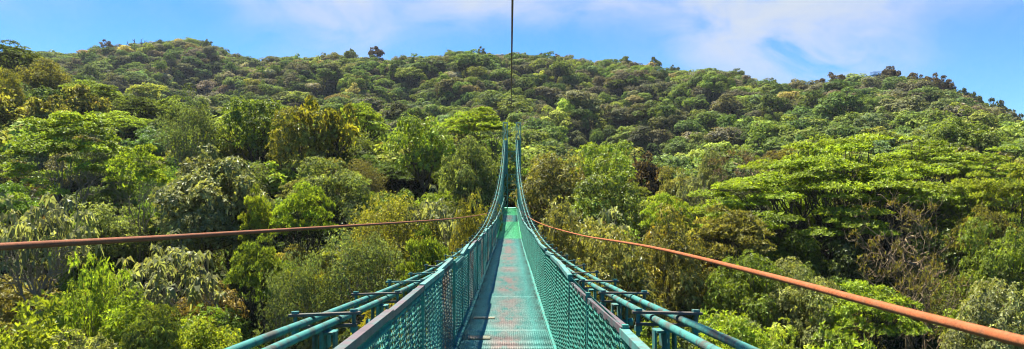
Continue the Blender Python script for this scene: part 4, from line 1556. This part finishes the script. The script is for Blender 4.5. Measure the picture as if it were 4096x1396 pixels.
def blob(u, v, ru, rv):
    a = math_node(nt, 'DIVIDE', math_node(nt, 'SUBTRACT', tx, (u - U0) / F), ru / F)
    b = math_node(nt, 'DIVIDE', math_node(nt, 'SUBTRACT', te, (V0 - v) / F), rv / F)
    r2 = math_node(nt, 'ADD', math_node(nt, 'MULTIPLY', a, a), math_node(nt, 'MULTIPLY', b, b))
    return math_node(nt, 'EXPONENT', math_node(nt, 'MULTIPLY', r2, -1.0))


tot_b = None
for (u, v, ru, rv, k) in [(350, 6, 80, 46, 1.1), (470, -4, 60, 24, .55), (520, 4, 60, 16, .5), (700, -5, 190, 26, 1.0), (755, 40, 90, 45, .9), (840, 58, 70, 40, .9), (880, -6, 80, 16, .55), (320, -10, 90, 20, .6), (790, 42, 50, 24, .4), (1150, -40, 160, 70, .5), (-150, -40, 200, 70, .5), (500, -120, 700, 80, .5), (780, 8, 90, 40, .5)]:
    b = math_node(nt, 'MULTIPLY', blob(u, v, ru, rv), k)
    tot_b = b if tot_b is None else math_node(nt, 'ADD', tot_b, b)
mpn = N(nt, 'ShaderNodeMapping')
mpn.inputs['Scale'].default_value = (1.0, 1.7, 1.0)
mpn.inputs['Rotation'].default_value = (0, 0, .35)
L(nt, cv.outputs[0], mpn.inputs[0])
nz = noise(nt, 8.0, mpn.outputs[0], 10, .54, .6)
nzr = ramp(nt, nz, [(.30, .06), (.68, 1.3)])
fac = math_node(nt, 'MULTIPLY', tot_b, nzr)
fac = math_node(nt, 'MULTIPLY', math_node(nt, 'TANH', fac), .95, True)
hs = N(nt, 'ShaderNodeHueSaturation')
hs.inputs['Saturation'].default_value = 1.25
hs.inputs['Value'].default_value = .95
L(nt, sky.outputs[0], hs.inputs['Color'])
ccol = mixc(nt, fac, mixc(nt, 1.0, hs.outputs[0], (.41, .57, .73), 'MULTIPLY'), (2.35, 2.55, 2.8))
bg = N(nt, 'ShaderNodeBackground')
bg.inputs[1].default_value = .080
L(nt, ccol, bg.inputs[0])
L(nt, bg.outputs[0], N(nt, 'ShaderNodeOutputWorld').inputs[0])

ld = bpy.data.lights.new('sun', 'SUN')
ld.energy = 5.0
ld.angle = R(.53)
ld.color = (1, .94, .82)
lo = link('sun', ld)
lo.rotation_euler = sdir.to_track_quat('Z', 'Y').to_euler()

# ------------------------------------------------------------------ camera and render settings
cd = bpy.data.cameras.new('camera')
cd.sensor_width = 36
cd.lens = F / 1024 * 36
cd.shift_x = (512 - U0) / 1024
cd.shift_y = (V0 - 174.5) / 1024
cd.clip_start = .05
cd.clip_end = 6000
cd.dof.use_dof = True
cd.dof.focus_distance = 26
cd.dof.aperture_fstop = 6.3
cam = link('camera', cd)
cam.rotation_euler = (R(90), 0, 0)
scene.camera = cam

scene.view_settings.view_transform = 'Standard'
scene.view_settings.look = 'None'
scene.view_settings.gamma = 1
scene.view_settings.exposure = 1.9
c = scene.cycles
c.max_bounces = 5
c.diffuse_bounces = 3
c.glossy_bounces = 2
c.transmission_bounces = 3
c.transparent_max_bounces = 4
c.volume_bounces = 0
c.caustics_reflective = c.caustics_refractive = False
c.sample_clamp_indirect = 4
c.use_denoising = True
c.denoiser = 'OPENIMAGEDENOISE'
c.denoising_input_passes = 'RGB_ALBEDO_NORMAL'
c.denoising_prefilter = 'FAST'
c.use_adaptive_sampling = False
c.pixel_filter_type = 'BLACKMAN_HARRIS'
c.filter_width = 1.05
print('objects', len(scene.objects), 'fill', len(FILL))
